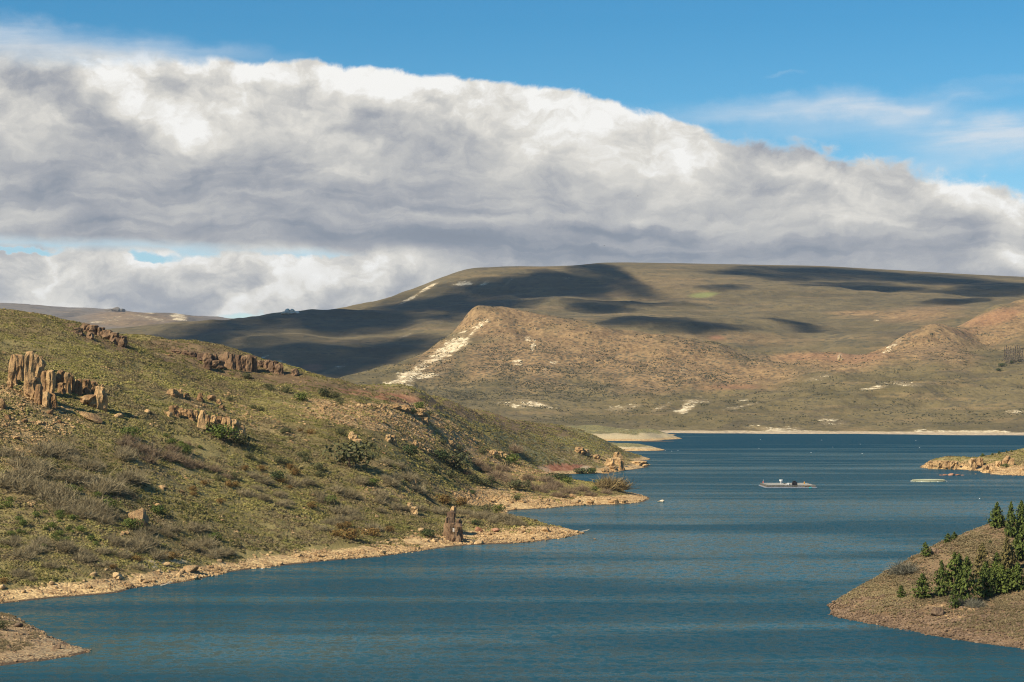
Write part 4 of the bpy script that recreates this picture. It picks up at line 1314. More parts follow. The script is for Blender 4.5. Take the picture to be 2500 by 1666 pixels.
# --- shrubs: three leafy and three twiggy meshes, coloured per object
def leafy_mesh(seed):
    rng = np.random.default_rng(seed)
    parts, sh = [], []
    lobes = [(np.array([rng.normal() * .22, rng.normal() * .22, rng.uniform(.35, .6)]), rng.uniform(.28, .42)) for _ in range(7)]
    for c, r in lobes:
        n = 84
        d = rng.normal(size=(n, 3)); d /= np.linalg.norm(d, axis=1, keepdims=True)
        C = c + d * r * rng.uniform(.75, 1.1, (n, 1))
        C[:, 2] = np.maximum(C[:, 2], .03)
        V, Fc = leaf_quads(C, d + rng.normal(size=d.shape) * .5, rng.uniform(.035, .075, n), rng, .7)
        parts.append((V, Fc, 0)); sh.append(np.repeat(np.clip(rng.uniform(0, 1) * .5 + rng.uniform(0, .5, n), 0, 1), 4))
    for k in range(5):
        a = rng.uniform(0, 6.28)
        V, Fc = tube([(0, 0, -.1), (math.cos(a) * .12, math.sin(a) * .12, .25), (math.cos(a) * .25, math.sin(a) * .25, .5)], [.03, .02, .01], 4)
        parts.append((V, Fc, 1)); sh.append(np.full(len(V), .3))
    V, Fc, mi = join(parts)
    return raw_mesh('leafy_shrub', V, Fc, [LEAF['green'], M_BARK], mi, vcol=np.concatenate(sh))


def twiggy_mesh(seed, n=460, up=.55, thin=.55, even=False):
    rng = np.random.default_rng(seed)
    parts, sh = [], []
    stems = [(rng.normal() * .2, rng.normal() * .2) for _ in range(8)]
    for i in range(n):
        sx, sy = stems[i % 8]
        d = rng.normal(size=3); d[2] = abs(d[2]) * .8 + up * .5; d /= np.linalg.norm(d)
        L_ = rng.uniform(.35, .62) * (1.15 - .35 * abs(d[2])) if not even else rng.uniform(.46, .52)
        a = np.array([sx, sy, -.03]); m_ = a + d * L_ * .55 + rng.normal(size=3) * .04; e = m_ + (d + rng.normal(size=3) * .45) * L_ * .55
        s_ = np.cross(d, rng.normal(size=3)); s_ /= max(np.linalg.norm(s_), 1e-3)
        w = rng.uniform(.010, .020) * thin
        e[2] = max(e[2], .02)
        parts.append((np.array([a - s_ * w, a + s_ * w, m_ + s_ * w, m_ - s_ * w, e]), [(0, 1, 2, 3), (3, 2, 4)], 0))
        for q in range(2):
            f = m_ + (e - m_) * rng.uniform(0, 1)
            d2 = d + rng.normal(size=3) * .8; t = f + d2 * .14
            parts.append((np.array([f - s_ * w * .9, f + s_ * w * .9, t]), [(0, 1, 2)], 0))
            sh.append(np.full(0, 0))
        tone = rng.uniform(0, 1)
        sh.append(np.full(5 + 6, tone))
    V, Fc, mi = join(parts)
    return raw_mesh('twiggy_shrub', V, Fc, [LEAF['grey']], mi, vcol=np.concatenate(sh)[:len(V)])


DOME = twiggy_mesh(530, 900, .3, .6, True)
LEAFY = [leafy_mesh(500 + i) for i in range(4)]
TWIGGY = [twiggy_mesh(520 + i) for i in range(4)]
srng = random.Random(5)
ALIKE = []            # look-alikes, named by their neighbours once all stand


def land_at(px, py):
    if px > 2000 and py > 1250: return RIGHT
    if px > 2230 and py > 1085: return HEAD
    if px < 225 and py > 1490: return SPIT
    return LEFT


def shrub(px, py, w, kind, label, group=None, squash=.8, name=None):
    """a shrub whose foot is seen at (px, py), w picture-pixels wide"""
    land = land_at(px, py)
    p = land.hit(px, py)
    r = w / ppm(p.y)
    bare = kind in ('grey', 'brown', 'tan', 'poplar')
    me = DOME if kind == 'sage' else srng.choice(TWIGGY if bare else LEAFY)
    nm = name or {'grey': 'bare_shrub', 'brown': 'bare_shrub', 'rust': 'rust_shrub', 'sage': 'bare_shrub', 'tan': 'willow_shrub'}.get(kind, 'green_shrub')
    o = put(nm, me, (p.x, p.y, p.z - .06 * r), mat=LEAF[kind], label=label, cat='shrub', group=group,
            rot=(0, 0, srng.uniform(0, 6.28)), sc=(r * .95, r * .95, r * squash))
    if group: ALIKE.append((o, px, py - w * .3, w))
    return o


# singled out by their neighbours
for a in [
    (545, 1078, 62, 'green', 'large bright green bush below the right end of the broken rock row'),
    (592, 1088, 50, 'olive', 'olive bush just right of the large bush under the rock row'),
    (517, 1046, 26, 'dark', 'dark green bush growing between the blocks of the rock row'),
    (318, 1068, 42, 'green', 'bright green bush on open heath left of the rock row'),
    (178, 1205, 36, 'green', 'round yellow green bush among grey thicket near the left edge'),
    (268, 1243, 42, 'green', 'green bush left of the big round boulder'),
    (388, 1254, 34, 'green', 'green bush touching the right side of the big round boulder'),
    (322, 1292, 44, 'green', 'spreading green bush at the foot of the big round boulder'),
    (528, 1318, 30, 'green', 'small green bush above the beach right of the grey thicket'),
    (738, 980, 34, 'green', 'bright green bush at the left end of the orange rubble field'),
    (1008, 1010, 22, 'dark', 'dark bush in front of the boulders on the spur crest'),
    (1026, 1000, 30, 'green', 'green bush on top of the boulders on the spur crest'),
    (1048, 1016, 22, 'olive', 'olive bush right of the boulders on the spur crest'),
    (676, 1172, 36, 'dark', 'dark green bush beside grey shrubs in the middle of the slope'),
    (809, 1230, 34, 'green', 'green bush above the grey shrubs in the middle of the slope'),
    (912, 1186, 30, 'green', 'yellow green bush in the middle of the slope below the orange outcrops'),
    (855, 1140, 90, 'olive', 'wide olive thicket in the gully below the orange outcrops'),
    (1045, 1312, 32, 'dark', 'dark round bush on the beach rocks left of the standing rock'),
    (1161, 1282, 22, 'dark', 'dark green bush on the beach right of the standing rock'),
    (1154, 1208, 20, 'dark', 'small dark bush at the left end of the cove beach'),
    (1187, 1250, 30, 'olive', 'olive bush left of its twin above the cove water'),
    (1214, 1252, 30, 'green', 'green bush right of its olive twin above the cove water'),
    (1260, 1196, 40, 'olive', 'dark olive bush on the second point near two slim trees'),
    (1260, 1222, 18, 'dark', 'dark green bush at the edge of the cove beach'),
    (1085, 1230, 36, 'rust', 'rusty green bush just above the standing rock'),
    (1128, 1236, 32, 'rust', 'rust tinged bush at the upper left of the cove beach'),
    (862, 1320, 44, 'rust', 'orange bush at the top of the beach'),
    (909, 1310, 34, 'rust', 'rust and olive bush right of the orange bush by the beach'),
    (1001, 1112, 42, 'dark', 'dark thicket on the flank of the rubble spur'),
    (1075, 1121, 38, 'dark', 'dark thicket below the crest of the rubble spur'),
    (1114, 1144, 70, 'olive', 'wide olive thicket on the right flank of the rubble spur'),
    (972, 1140, 40, 'grey', 'grey brown shrub beside the gully on the spur flank'),
    (938, 1132, 38, 'grey', 'greyish shrub at the head of the gully'),
    (1250, 1130, 34, 'green', 'bright green bush at the left end of the red bank'),
    (1253, 1102, 46, 'brown', 'flat dark shrub alone on the smooth green slope'),
    (1366, 1172, 54, 'dark', 'broad dark green tree bush below the red bank', None, .42),
    (1420, 1172, 40, 'dark', 'dark green bush standing by the water behind the second point', None, .5),
    (1446, 1178, 24, 'green', 'small green bush right of the dark bush by the water'),
    (1384, 1180, 24, 'green', 'green bush in front of the broad dark tree bush'),
    (1452, 1200, 18, 'green', 'green bush near the tip of the second point'),
    (1472, 1188, 26, 'green', 'green bush left of the tan willow'),
    (12, 1424, 24, 'rust', 'straw yellow tussock growing on top of a shore boulder'),
    (422, 1368, 30, 'rust', 'orange grass clump at the top of the pale beach'),
    (336, 1372, 26, 'rust', 'orange brown grass between the grey thicket and the beach'),
    (278, 1388, 18, 'rust', 'small orange grass clump above the shore boulders'),
    (338, 1388, 40, 'grey', 'grey dead shrub lying on the beach'),
    (262, 1380, 34, 'grey', 'grey dead shrub above the beach'),
    (600, 925, 24, 'olive', 'olive shrub under the dark cliff'),
    (5, 1538, 34, 'olive', 'pale olive shrub on the sand spit'),
    (2212, 1398, 60, 'sage', 'round grey green bare bush on the skyline of the pine hill'),
    (2336, 1478, 36, 'sage', 'grey bare bush in front of the pine grove'),
    (2378, 1484, 46, 'sage', 'wide grey bare bush on the bank below the pine grove'),
    (2415, 1327, 10, 'dark', 'tiny dark bush alone on the dry slope of the pine hill'),
    (2455, 1142, 16, 'green', 'small green bush among the rocks of the headland'),
]:
    shrub(*a)
# look-alikes share a label within one thicket
thickets = {
    ('grey', 'grey leafless shrub in the thicket left of the big round boulder', 'leafless shrubs left of the big boulder'):
        [(130, 1108, 90), (60, 1140, 84), (40, 1180, 90), (220, 1146, 74), (250, 1196, 104), (330, 1176, 70), (130, 1204, 82), (220, 1245, 80), (60, 1196, 80), (150, 1236, 86), (255, 1276, 66), (300, 1120, 60), (10, 1110, 60), (100, 1160, 70), (180, 1175, 70)],
    ('brown', 'brown leafless shrub in the band across the slope below the rock row', 'leafless shrubs below the rock row'):
        [(330, 1100, 60), (370, 1110, 66), (410, 1122, 66), (450, 1132, 60), (360, 1128, 60), (480, 1142, 54), (300, 1090, 50), (420, 1100, 46), (520, 1150, 46)],
    ('grey', 'grey green leafless shrub in the dense thicket above the beach', 'leafless shrubs in the dense thicket above the beach'):
        [(330, 1345, 76), (285, 1330, 60), (385, 1360, 54), (430, 1296, 44), (470, 1296, 48), (510, 1330, 58), (530, 1354, 56), (300, 1360, 52), (370, 1330, 58), (470, 1340, 54), (345, 1315, 60), (250, 1350, 46)],
    ('grey', 'grey leafless shrub near the water at the far left of the hill foot', 'leafless shrubs at the far left of the hill foot'):
        [(160, 1345, 62), (100, 1335, 56), (60, 1360, 60), (200, 1370, 54), (30, 1330, 56), (130, 1385, 50), (60, 1405, 44)],
    ('grey', 'grey leafless shrub in the middle of the slope', 'leafless shrubs in the middle of the slope'):
        [(716, 1184, 44), (681, 1212, 40), (836, 1256, 64), (812, 1282, 50), (855, 1214, 58), (922, 1212, 54), (958, 1184, 52), (965, 1240, 40), (1015, 1202, 54), (1028, 1246, 44), (915, 1296, 54), (780, 1215, 50), (880, 1180, 46), (640, 1180, 50), (600, 1210, 50), (690, 1235, 44), (750, 1180, 40), (990, 1170, 44), (870, 1270, 44)],
    ('grey', 'grey leafless shrub crowding the first point behind the standing rock', 'leafless shrubs on the first point'):
        [(1081, 1252, 40), (1144, 1258, 36), (1180, 1265, 44), (1233, 1270, 48), (1257, 1278, 40), (1205, 1275, 40), (1120, 1255, 36), (1160, 1262, 34), (1275, 1284, 26), (1110, 1290, 34)],
    ('brown', 'grey brown leafless shrub crowding the second point', 'leafless shrubs on the second point'):
        [(1213, 1170, 60), (1247, 1180, 52), (1290, 1192, 44), (1320, 1200, 50), (1350, 1190, 46), (1385, 1205, 46), (1420, 1200, 46), (1330, 1175, 40), (1290, 1170, 40), (1360, 1212, 36), (1440, 1212, 34), (1480, 1206, 34), (1190, 1150, 44), (1165, 1135, 40), (1230, 1150, 40), (1140, 1160, 40)],
    ('olive', 'low olive shrub on the flank of the rubble spur', 'olive shrubs on the rubble spur'):
        [(1180, 1110, 26), (1215, 1125, 26), (1240, 1140, 26), (1120, 1100, 24), (1080, 1085, 22), (1150, 1175, 30), (1100, 1170, 34), (1060, 1150, 30), (1180, 1185, 28)],
    ('green', 'yellow green bush dotted over the lower left slope', 'yellow green bushes on the lower left slope'):
        [(240, 1215, 24), (130, 1290, 26), (60, 1285, 28), (200, 1300, 26), (150, 1310, 24), (30, 1310, 24), (90, 1262, 24), (445, 1098, 28), (452, 1108, 26), (420, 1085, 24), (20, 1240, 26), (180, 1270, 22), (110, 1340, 22), (225, 1320, 22), (150, 1260, 26)],
    ('olive', 'olive bush scattered on the heath below the dark cliff', 'olive bushes below the dark cliff'):
        [(700, 960, 30), (790, 968, 36), (655, 950, 24), (820, 975, 26), (560, 980, 20), (620, 1000, 20), (690, 1060, 22), (610, 1120, 26), (740, 1120, 30), (830, 1060, 24), (780, 1150, 34), (680, 1130, 26), (570, 1170, 26)],
    ('rust', 'low rust brown shrub scattered on the middle slope', 'rust brown shrubs on the middle slope'):
        [(560, 1190, 26), (640, 1150, 24), (720, 1160, 28), (760, 1240, 26), (600, 1150, 22), (690, 1180, 22), (540, 1230, 22), (850, 1290, 26), (950, 1300, 24), (820, 1310, 24), (470, 1200, 24), (760, 1060, 22)],
}
EXTRA = {'leafless shrubs left of the big boulder': 34, 'leafless shrubs in the dense thicket above the beach': 20, 'leafless shrubs at the far left of the hill foot': 14,
         'leafless shrubs in the middle of the slope': 26, 'leafless shrubs on the first point': 10, 'leafless shrubs on the second point': 12, 'yellow green bushes on the lower left slope': 26,
         'leafless shrubs below the rock row': 8, 'olive bushes below the dark cliff': 14, 'rust brown shrubs on the middle slope': 10}
for (kind, lab, grp), lst in thickets.items():
    base_ = list(lst)
    for _ in range(EXTRA.get(grp, 0)):                     # the thickets run on between the larger shrubs
        q = srng.choice(base_)
        j = 14 if 'point' in grp else 42
        lst.append((max(4, q[0] + srng.uniform(-j, j)), q[1] + srng.uniform(-j * .4, j * .4), q[2] * srng.uniform(.5, .95)))
    for (px, py, w) in lst:
        shrub(px, py, w * (.8 if kind in ('grey', 'brown') else .9), kind, lab, grp, squash=1.0 if kind in ('grey', 'brown') else .85)


# --- broadleaf and slim trees of the second point
def slim_tree(px, py, w, h, kind, name, label, cat='tree', twig=False):
    p = land_at(px, py).hit(px, py)
    k = ppm(p.y)
    W, H = w / k, h / k
    rng = np.random.default_rng(int(px))
    root = empty(name, (p.x, p.y, p.z - .1), label, cat)
    V, Fc = tube([(0, 0, -.3), (.02 * W, 0, H * .3), (-.02 * W, .02 * W, H * .85)], [W * .06, W * .05, W * .015], 7)
    put('trunk', raw_mesh('trunk', V, Fc, [M_BARK]), parent=root)
    C, N_ = [], []
    n = 420
    d = rng.normal(size=(n, 3)); d /= np.linalg.norm(d, axis=1, keepdims=True)
    lump = 1 + .22 * np.sin(d[:, 0] * 5 + 1) * np.cos(d[:, 2] * 6) + rng.normal(size=n) * .12
    C = d * np.array([W * .5, W * .5, H * .42]) * (lump * rng.uniform(.6, 1.0, n))[:, None] + np.array([0, 0, H * .58])
    V, Fc = leaf_quads(C, d + rng.normal(size=d.shape) * .5, W * rng.uniform(.04, .08, n), rng, .7)
    me = raw_mesh('crown', V, Fc, [LEAF[kind]], vcol=np.repeat(rng.uniform(0, 1, n), 4))
    put('crown', me, parent=root)
    return root


slim_tree(1200, 1192, 17, 34, 'dark', 'slim_tree', 'slim dark evergreen standing at the left of the second point')
slim_tree(1288, 1196, 15, 26, 'dark', 'slim_tree', 'small slim evergreen right of the olive bush on the second point')
# the bare willow at the tip
wp = LEFT.hit(1500, 1200)
wr = empty('willow_tree', (wp.x, wp.y, wp.z), 'tan leafless willow with rounded crown at the tip of the second point', 'tree')
K = ppm(wp.y)
for i in range(5):
    a = i * 1.3
    V, Fc = tube([(0, 0, -.4), (math.cos(a) * 1.0, math.sin(a) * 1.0, 2.6), (math.cos(a) * 2.4, math.sin(a) * 2.4, 5.6)], [.28, .18, .06], 5)
    put('trunk', raw_mesh('trunk', V, Fc, [M_BARK]), parent=wr)
put('crown', twiggy_mesh(777, 900, .9, .7), parent=wr, mat=LEAF['tan'], loc=(0, 0, 1.0), sc=(62 / K, 62 / K, 58 / K))


# --- pines
def pine_crown(seed, layers=22, gap=0.0, slim=1.0):
    rng = np.random.default_rng(seed)
    C, N_, S = [], [], []
    for k in range(layers):
        t = .10 + .90 * k / (layers - 1)
        prof = (1 - t) ** .72 * (.55 + .9 * min(1, t * 4)) * .95
        for b in range(9):
            if rng.uniform() < gap: continue
            a = rng.uniform(0, 6.28)
            L_ = .5 * slim * prof * rng.uniform(.62, 1.18) + .02
            for q in range(10):
                f = rng.uniform(.2, 1.0)
                c = np.array([math.cos(a) * L_ * f, math.sin(a) * L_ * f, t + .05 * f * (1 if t > .3 else -.3)])
                c += rng.normal(size=3) * np.array([.028, .028, .018])
                C.append(c); N_.append([math.cos(a) * .5, math.sin(a) * .5, .8]); S.append(rng.uniform(.045, .085) * (1.15 - .6 * t))
    C, N_ = np.array(C), np.array(N_)
    V, Fc = leaf_quads(C, N_ + rng.normal(size=N_.shape) * .55, np.array(S), rng, .6)
    return raw_mesh('pine_crown', V, Fc, [LEAF['pine']], vcol=np.repeat(rng.uniform(0, 1, len(C)), 4))


def pine_trunk():
    V, Fc = tube([(0, 0, -.05), (.004, 0, .3), (-.003, .003, .7), (0, 0, .98)], [.024, .019, .010, .002], 7)
    return raw_mesh('pine_trunk', V, Fc, [M_BARK])


CROWNS = [pine_crown(600 + i, gap=g, slim=sl) for i, (g, sl) in enumerate([(.10, 1.0), (.24, 1.05), (.32, .95), (.15, .9), (.28, 1.1), (.4, 1.0)])]
THIN = [pine_crown(620 + i, gap=.38, slim=.9) for i in range(2)]
TRUNK = pine_trunk()


def pine(zx, zy, ztop, hw, label, brown=False, thin=False, land=RIGHT):
    px, py, top, w = 2000 + zx / 3.734, 1180 + zy / 3.734, 1180 + ztop / 3.734, hw * 2 / 3.734
    p = land.hit(px, py)
    k = ppm(p.y)
    H, W = (py - top) / k, w / k
    root = empty('pine_tree', (p.x, p.y, p.z - .08), label, 'tree', 'pines on the near right hill')
    root.rotation_euler = (srng.uniform(-.05, .05), srng.uniform(-.06, .06), 0)
    put('trunk', TRUNK, parent=root, sc=(H, H, H))
    rot = srng.uniform(0, 6.28)
    put('crown', srng.choice(THIN if thin else CROWNS), parent=root, mat=LEAF['pinebrown' if brown else 'pine'], rot=(0, 0, rot), sc=(W * 1.12, W * 1.12, H))
    return root


pine(735, 1045, 938, 48, 'small bushy pine, leftmost below the skyline on the pine hill')
pine(930, 1052, 835, 84, 'broad dense pine standing alone left of the grove')
pine(1095, 1030, 730, 72, 'tall pine with bare lower trunk at the left front of the grove')
pine(1212, 965, 645, 88, 'pine behind and right of the bare trunk pine')
pine(1275, 940, 655, 74, 'pine in the second row behind the left part of the grove')
pine(1335, 1086, 690, 92, 'tallest front pine in the left middle of the grove')
pine(1215, 1142, 955, 46, 'small dark pine at the very foot of the grove')
pine(1490, 1042, 735, 88, 'dark pine in the front row right of the tallest one')
pine(1465, 850, 565, 78, 'yellowing thin topped pine at the back of the grove', True)
pine(1585, 930, 720, 70, 'pine filling the gap in the middle of the front row')
pine(1648, 1005, 755, 84, 'pine with sunlit left side in the right of the front row')
pine(1692, 820, 505, 66, 'slender browned pine with a leaning pointed top', True, True)
pine(1738, 800, 572, 66, 'browned pine right of the slender one', True)
pine(1610, 800, 640, 60, 'rounded small pine behind the right of the grove')
pine(1782, 975, 735, 82, 'rightmost pine of the front row')
pine(1708, 985, 790, 70, 'low pine between the two right front row pines')
pine(1835, 705, 385, 84, 'large dark pine at the right edge above the grove')
pine(1790, 610, 480, 55, 'dark pine left of the large one at the right edge')
pine(1600, 405, 188, 70, 'pointed pine standing left on the skyline of the hill')
pine(1660, 390, 300, 44, 'low pine beside the pointed skyline pine')
pine(1745, 490, 188, 60, 'open crowned pine in the middle of the skyline group', thin=True)
pine(1722, 490, 360, 46, 'small open pine below the middle of the skyline group', thin=True)
pine(1836, 385, 172, 58, 'tall pine at the right of the skyline group')
pine(1800, 450, 360, 44, 'bushy small pine under the tall skyline pine')
pine(962, 668, 538, 44, 'dark young pine beside the brown boulder on the skyline')
pine(1168, 540, 458, 36, 'low dark pine, left of a pair on the skyline ridge')
pine(1224, 510, 443, 28, 'narrow dark pine, right of a pair on the skyline ridge')
for px, py, top, w, lab in [(2398, 1116, 1107, 11, 'biggest of the small trees on the headland skyline'), (2421, 1113, 1106, 6, 'faint small tree, second from the left on the headland skyline'),
                            (2438, 1110, 1101, 8, 'dark small tree in the middle of the headland skyline'), (2456, 1106, 1100, 5, 'tiny tree right of the middle one on the headland skyline'), (2468, 1104, 1098, 5, 'tiny rightmost tree on the headland skyline')]:
    pine((px - 2000) * 3.734, (py - 1180) * 3.734, (top - 1180) * 3.734, w / 2 * 3.734, lab, land=HEAD)['group'] = 'small trees on the headland'

# --- bare poplars far on the right
POP = None
for i, px in enumerate([2453, 2458, 2463, 2468, 2474, 2479, 2485, 2490, 2496]):
    p = FAR.hit(px, 886 + (i % 3) * 2, 3300, 5600)
    k = ppm(p.y)
    H = (38 + (i * 7) % 9) / k
    r_ = empty('poplar_tree', (p.x, p.y, p.z - .5), 'slender leafless poplar in the far grove by the gully', 'tree', 'leafless poplars of the far grove')
    if POP is None:
        rng = np.random.default_rng(9)
        n = 150
        t = rng.uniform(.12, 1, n); a = rng.uniform(0, 6.28, n)
        rr = .085 * (1 - .6 * t) * rng.uniform(.2, 1, n)
        C = np.stack([np.cos(a) * rr, np.sin(a) * rr, t], 1)
        V, Fc = leaf_quads(C, rng.normal(size=(n, 3)), .042, rng, .35)
        POP = (raw_mesh('poplar_crown', V, Fc, [LEAF['poplar']], vcol=np.repeat(rng.uniform(0, 1, n), 4)), raw_mesh('poplar_trunk', *tube([(0, 0, -.03), (0, 0, .5), (0, 0, .98)], [.006, .004, .001], 5), [M_BARK]))
    put('trunk', POP[1], parent=r_, sc=(H, H, H))
    put('crown', POP[0], parent=r_, sc=(H, H, H), rot=(0, 0, i * 1.1))
for px, py, w, lab in [(2445, 896, 16, 'dark round bush left below the far poplars'), (2438, 906, 12, 'dark low bush at the gully under the far poplars'), (2470, 888, 12, 'dark bush at the foot of the far poplars'), (2492, 884, 14, 'dark bush at the right end of the far poplars')]:
    p = FAR.hit(px, py, 3300, 5600); r = w / ppm(p.y)
    put('dark_bush', LEAFY[0], (p.x, p.y, p.z), mat=LEAF['dark'], label=lab, cat='shrub', rot=(0, 0, px), sc=(r, r, r * .7))


# --- rock outcrops: a thing each, its pillars and blocks as parts
def pillar(root, rootloc, land, x0, x1, yt, yb, seed, mat, depth=.85, lean=0.0, push=0.0, **kw):
    """pillar or block seen between columns x0..x1 from yt (top) down to yb (foot)"""
    p = land.hit((x0 + x1) / 2, yb)
    p.y += push
    k = ppm(p.y)
    w, h = (x1 - x0) / k, (yb - yt) / k
    rng = np.random.default_rng(seed)
    V, Fc = column_rock(rng, w * 1.4, w * depth * 1.5, h, lean=lean, seg=kw.pop('seg', 14), rings=kw.pop('rings', 11), **kw)
    me = raw_mesh('rock_column', V, Fc, [mat])
    loc = Vector((p.x - lean * w * .5, p.y + w * depth * .35, p.z))
    return put('rock_column', me, loc - rootloc, parent=root, rot=(0, 0, rng.uniform(-.15, .15)))


def outcrop(label, land, foot, cols, mat, name='rock_outcrop'):
    fp = land.hit(*foot)
    root = empty(name, fp, label, 'rock outcrop')
    for i, c in enumerate(cols):
        pillar(root, fp, land, *c[:4], seed=int(c[0] * 7 + c[2]), mat=mat, **(c[4] if len(c) > 4 else {}))
    return root


outcrop('tall outcrop of orange tan rock pillars on the upper left slope', LEFT, (110, 985), [
    (20, 40, 869, 935), (34, 58, 867, 930, dict(taper=.9)), (18, 30, 930, 948), (57, 82, 862, 972, dict(taper=.7, jag=.06)), (72, 101, 868, 940, dict(taper=.8, jag=.08)), (62, 98, 925, 977, dict(taper=.8)), (84, 101, 940, 985),
    (88, 102, 871, 905, dict(push=3)), (100, 118, 906, 960, dict(taper=.85)), (112, 132, 905, 964, dict(taper=.8, jag=.08)), (104, 120, 957, 995), (118, 137, 962, 997, dict(taper=.7)), (135, 159, 906, 950, dict(taper=.8, jag=.06)),
    (140, 158, 935, 960), (158, 171, 911, 962), (168, 179, 918, 960), (178, 187, 927, 962), (185, 200, 927, 966, dict(taper=.9)), (202, 220, 928, 962, dict(taper=.95)), (216, 234, 932, 958, dict(taper=1.0)),
    (228, 258, 944, 1002, dict(taper=.75, jag=.08)), (204, 240, 965, 994, dict(taper=.85)), (246, 261, 960, 1003),
], M_ROCK)
outcrop('row of rounded tan rock blocks on the middle of the near slope', LEFT, (500, 1040), [
    (412, 434, 991, 1016, dict(taper=.85)), (434, 452, 996, 1014), (446, 461, 999, 1018), (460, 474, 1000, 1027, dict(taper=.6, jag=.05)), (470, 484, 1002, 1024), (482, 501, 1003, 1047, dict(taper=.75, jag=.05)), (497, 514, 1014, 1038, dict(taper=.6)),
    (512, 530, 1015, 1046), (526, 543, 1017, 1046), (541, 562, 1019, 1056, dict(taper=.75, jag=.05)), (556, 585, 1024, 1062, dict(taper=.6, jag=.06)), (582, 598, 1040, 1070, dict(taper=.6)), (405, 420, 1005, 1018),
], M_ROCK)
outcrop('short line of small pink tan rocks above the broken rock row', LEFT, (450, 970), [
    (410, 434, 950, 969, dict(taper=.6)), (431, 447, 951, 971, dict(taper=.5)), (447, 461, 960, 973, dict(taper=.5)), (482, 496, 960, 980, dict(taper=.5)), (508, 528, 965, 982, dict(taper=.7)), (530, 540, 975, 990), (538, 548, 990, 1002),
], M_ROCK)
outcrop('dark brown cliff of upright rock blocks on the skyline of the near hill', LEFT, (600, 905), [
    (515, 535, 865, 893), (534, 549, 866, 890), (546, 562, 861, 897, dict(taper=.95)), (558, 574, 864, 903, dict(taper=.95)), (574, 590, 868, 902, dict(taper=1.0)), (588, 602, 870, 904, dict(taper=.95)), (596, 612, 868, 906, dict(taper=1.0)), (610, 624, 869, 904, dict(taper=.95)),
    (617, 627, 872, 908), (627, 645, 880, 896, dict(taper=.8)), (642, 660, 879, 901, dict(taper=.8)), (655, 678, 882, 908, dict(taper=.75)), (672, 690, 888, 914, dict(taper=.7)), (712, 728, 900, 917, dict(taper=.6)), (480, 500, 862, 880), (497, 517, 862, 890), (440, 462, 856, 868), (420, 440, 852, 862), (460, 482, 858, 872), (500, 518, 876, 898, dict(push=-4)), (520, 546, 880, 898, dict(push=-4)),
], M_ROCKB)
outcrop('crumbly brown rock ledge along the skyline of the upper left ridge', LEFT, (250, 820), [
    (196, 216, 790, 808, dict(taper=.8)), (212, 236, 794, 815), (232, 256, 800, 822), (250, 274, 806, 830), (268, 290, 812, 838), (284, 306, 820, 846, dict(taper=.9)), (180, 200, 800, 816), (210, 228, 812, 828),
], M_ROCKB)
outcrop('boulders capped by bushes on the right end of the spur crest', LEFT, (1010, 1005), [
    (978, 1002, 990, 1006, dict(taper=.7)), (1012, 1036, 998, 1014, dict(taper=.6)), (1026, 1046, 1008, 1024, dict(taper=.6)), (1030, 1046, 1020, 1034), (955, 975, 988, 998)], M_ORANGE)
for foot, cols, lab in [
    ((862, 1078), [(850, 866, 1054, 1072, dict(taper=.6)), (860, 876, 1062, 1078, dict(taper=.6)), (868, 884, 1072, 1084)], 'jagged orange outcrop on the left flank of the rubble spur'),
    ((955, 1080), [(942, 956, 1062, 1078, dict(taper=.6)), (952, 968, 1062, 1084, dict(taper=.6))], 'twin orange rocks on the face of the rubble spur'),
    ((1018, 1090), [(1008, 1022, 1076, 1090), (1018, 1028, 1080, 1094)], 'small orange rocks lower on the face of the rubble spur'),
    ((1100, 1088), [(1094, 1108, 1076, 1092), (1104, 1114, 1084, 1096)], 'orange rocks near the right edge of the rubble spur'),
    ((1215, 1112), [(1195, 1214, 1099, 1112), (1212, 1228, 1103, 1116), (1228, 1240, 1108, 1118)], 'line of orange rocks where the spur meets the smooth slope'),
    ((1005, 1178), [(996, 1010, 1168, 1182), (1006, 1018, 1172, 1186)], 'pale rocks half hidden by shrubs below the spur'),
    ((1005, 1248), [(994, 1008, 1228, 1244), (1004, 1020, 1238, 1255, dict(taper=.6))], 'brown twin rocks among the shrubs above the beach'),
]:
    outcrop(lab, LEFT, foot, cols, M_ORANGE)
outcrop('broken rocks at the corner of the slope beyond the red bank', LEFT, (1510, 1140), [
    (1498, 1516, 1105, 1130), (1510, 1524, 1124, 1148, dict(taper=.7)), (1500, 1514, 1118, 1136), (1480, 1500, 1120, 1140), (1468, 1486, 1144, 1156), (1490, 1508, 1138, 1152), (1540, 1578, 1126, 1136, dict(taper=.8, jag=.3)), (1450, 1466, 1110, 1122), (1405, 1425, 1092, 1108), (1420, 1440, 1098, 1112)], M_ORANGE)
outcrop('jumble of orange blocks on the face of the headland', HEAD, (2420, 1150), [
    (2266, 2284, 1126, 1145, dict(taper=.95)), (2282, 2302, 1125, 1145, dict(taper=.95)), (2300, 2322, 1125, 1146, dict(taper=.95)), (2320, 2342, 1126, 1146), (2366, 2384, 1120, 1148), (2384, 2400, 1118, 1140), (2396, 2412, 1138, 1156), (2408, 2424, 1134, 1150), (2418, 2432, 1140, 1152), (2448, 2466, 1114, 1134, dict(lean=.3)), (2462, 2474, 1120, 1136, dict(lean=.3)), (2430, 2446, 1126, 1140), (2490, 2502, 1143, 1150), (2400, 2416, 1152, 1160)], M_ORANGE)

# the leaning slab under the tall outcrop
p = LEFT.hit(222, 1028)
rng = np.random.default_rng(31)
V, Fc = angular_rock(rng, 2, 7, (6.2, 3.4, 1.5), .03)
put('rock_slab', raw_mesh('rock_slab', V, Fc, [M_ROCK]), (p.x, p.y, p.z + 1.8), label='tilted flat brown slab lying below the tall outcrop', cat='rock', rot=(R(24), R(26), R(-6)))
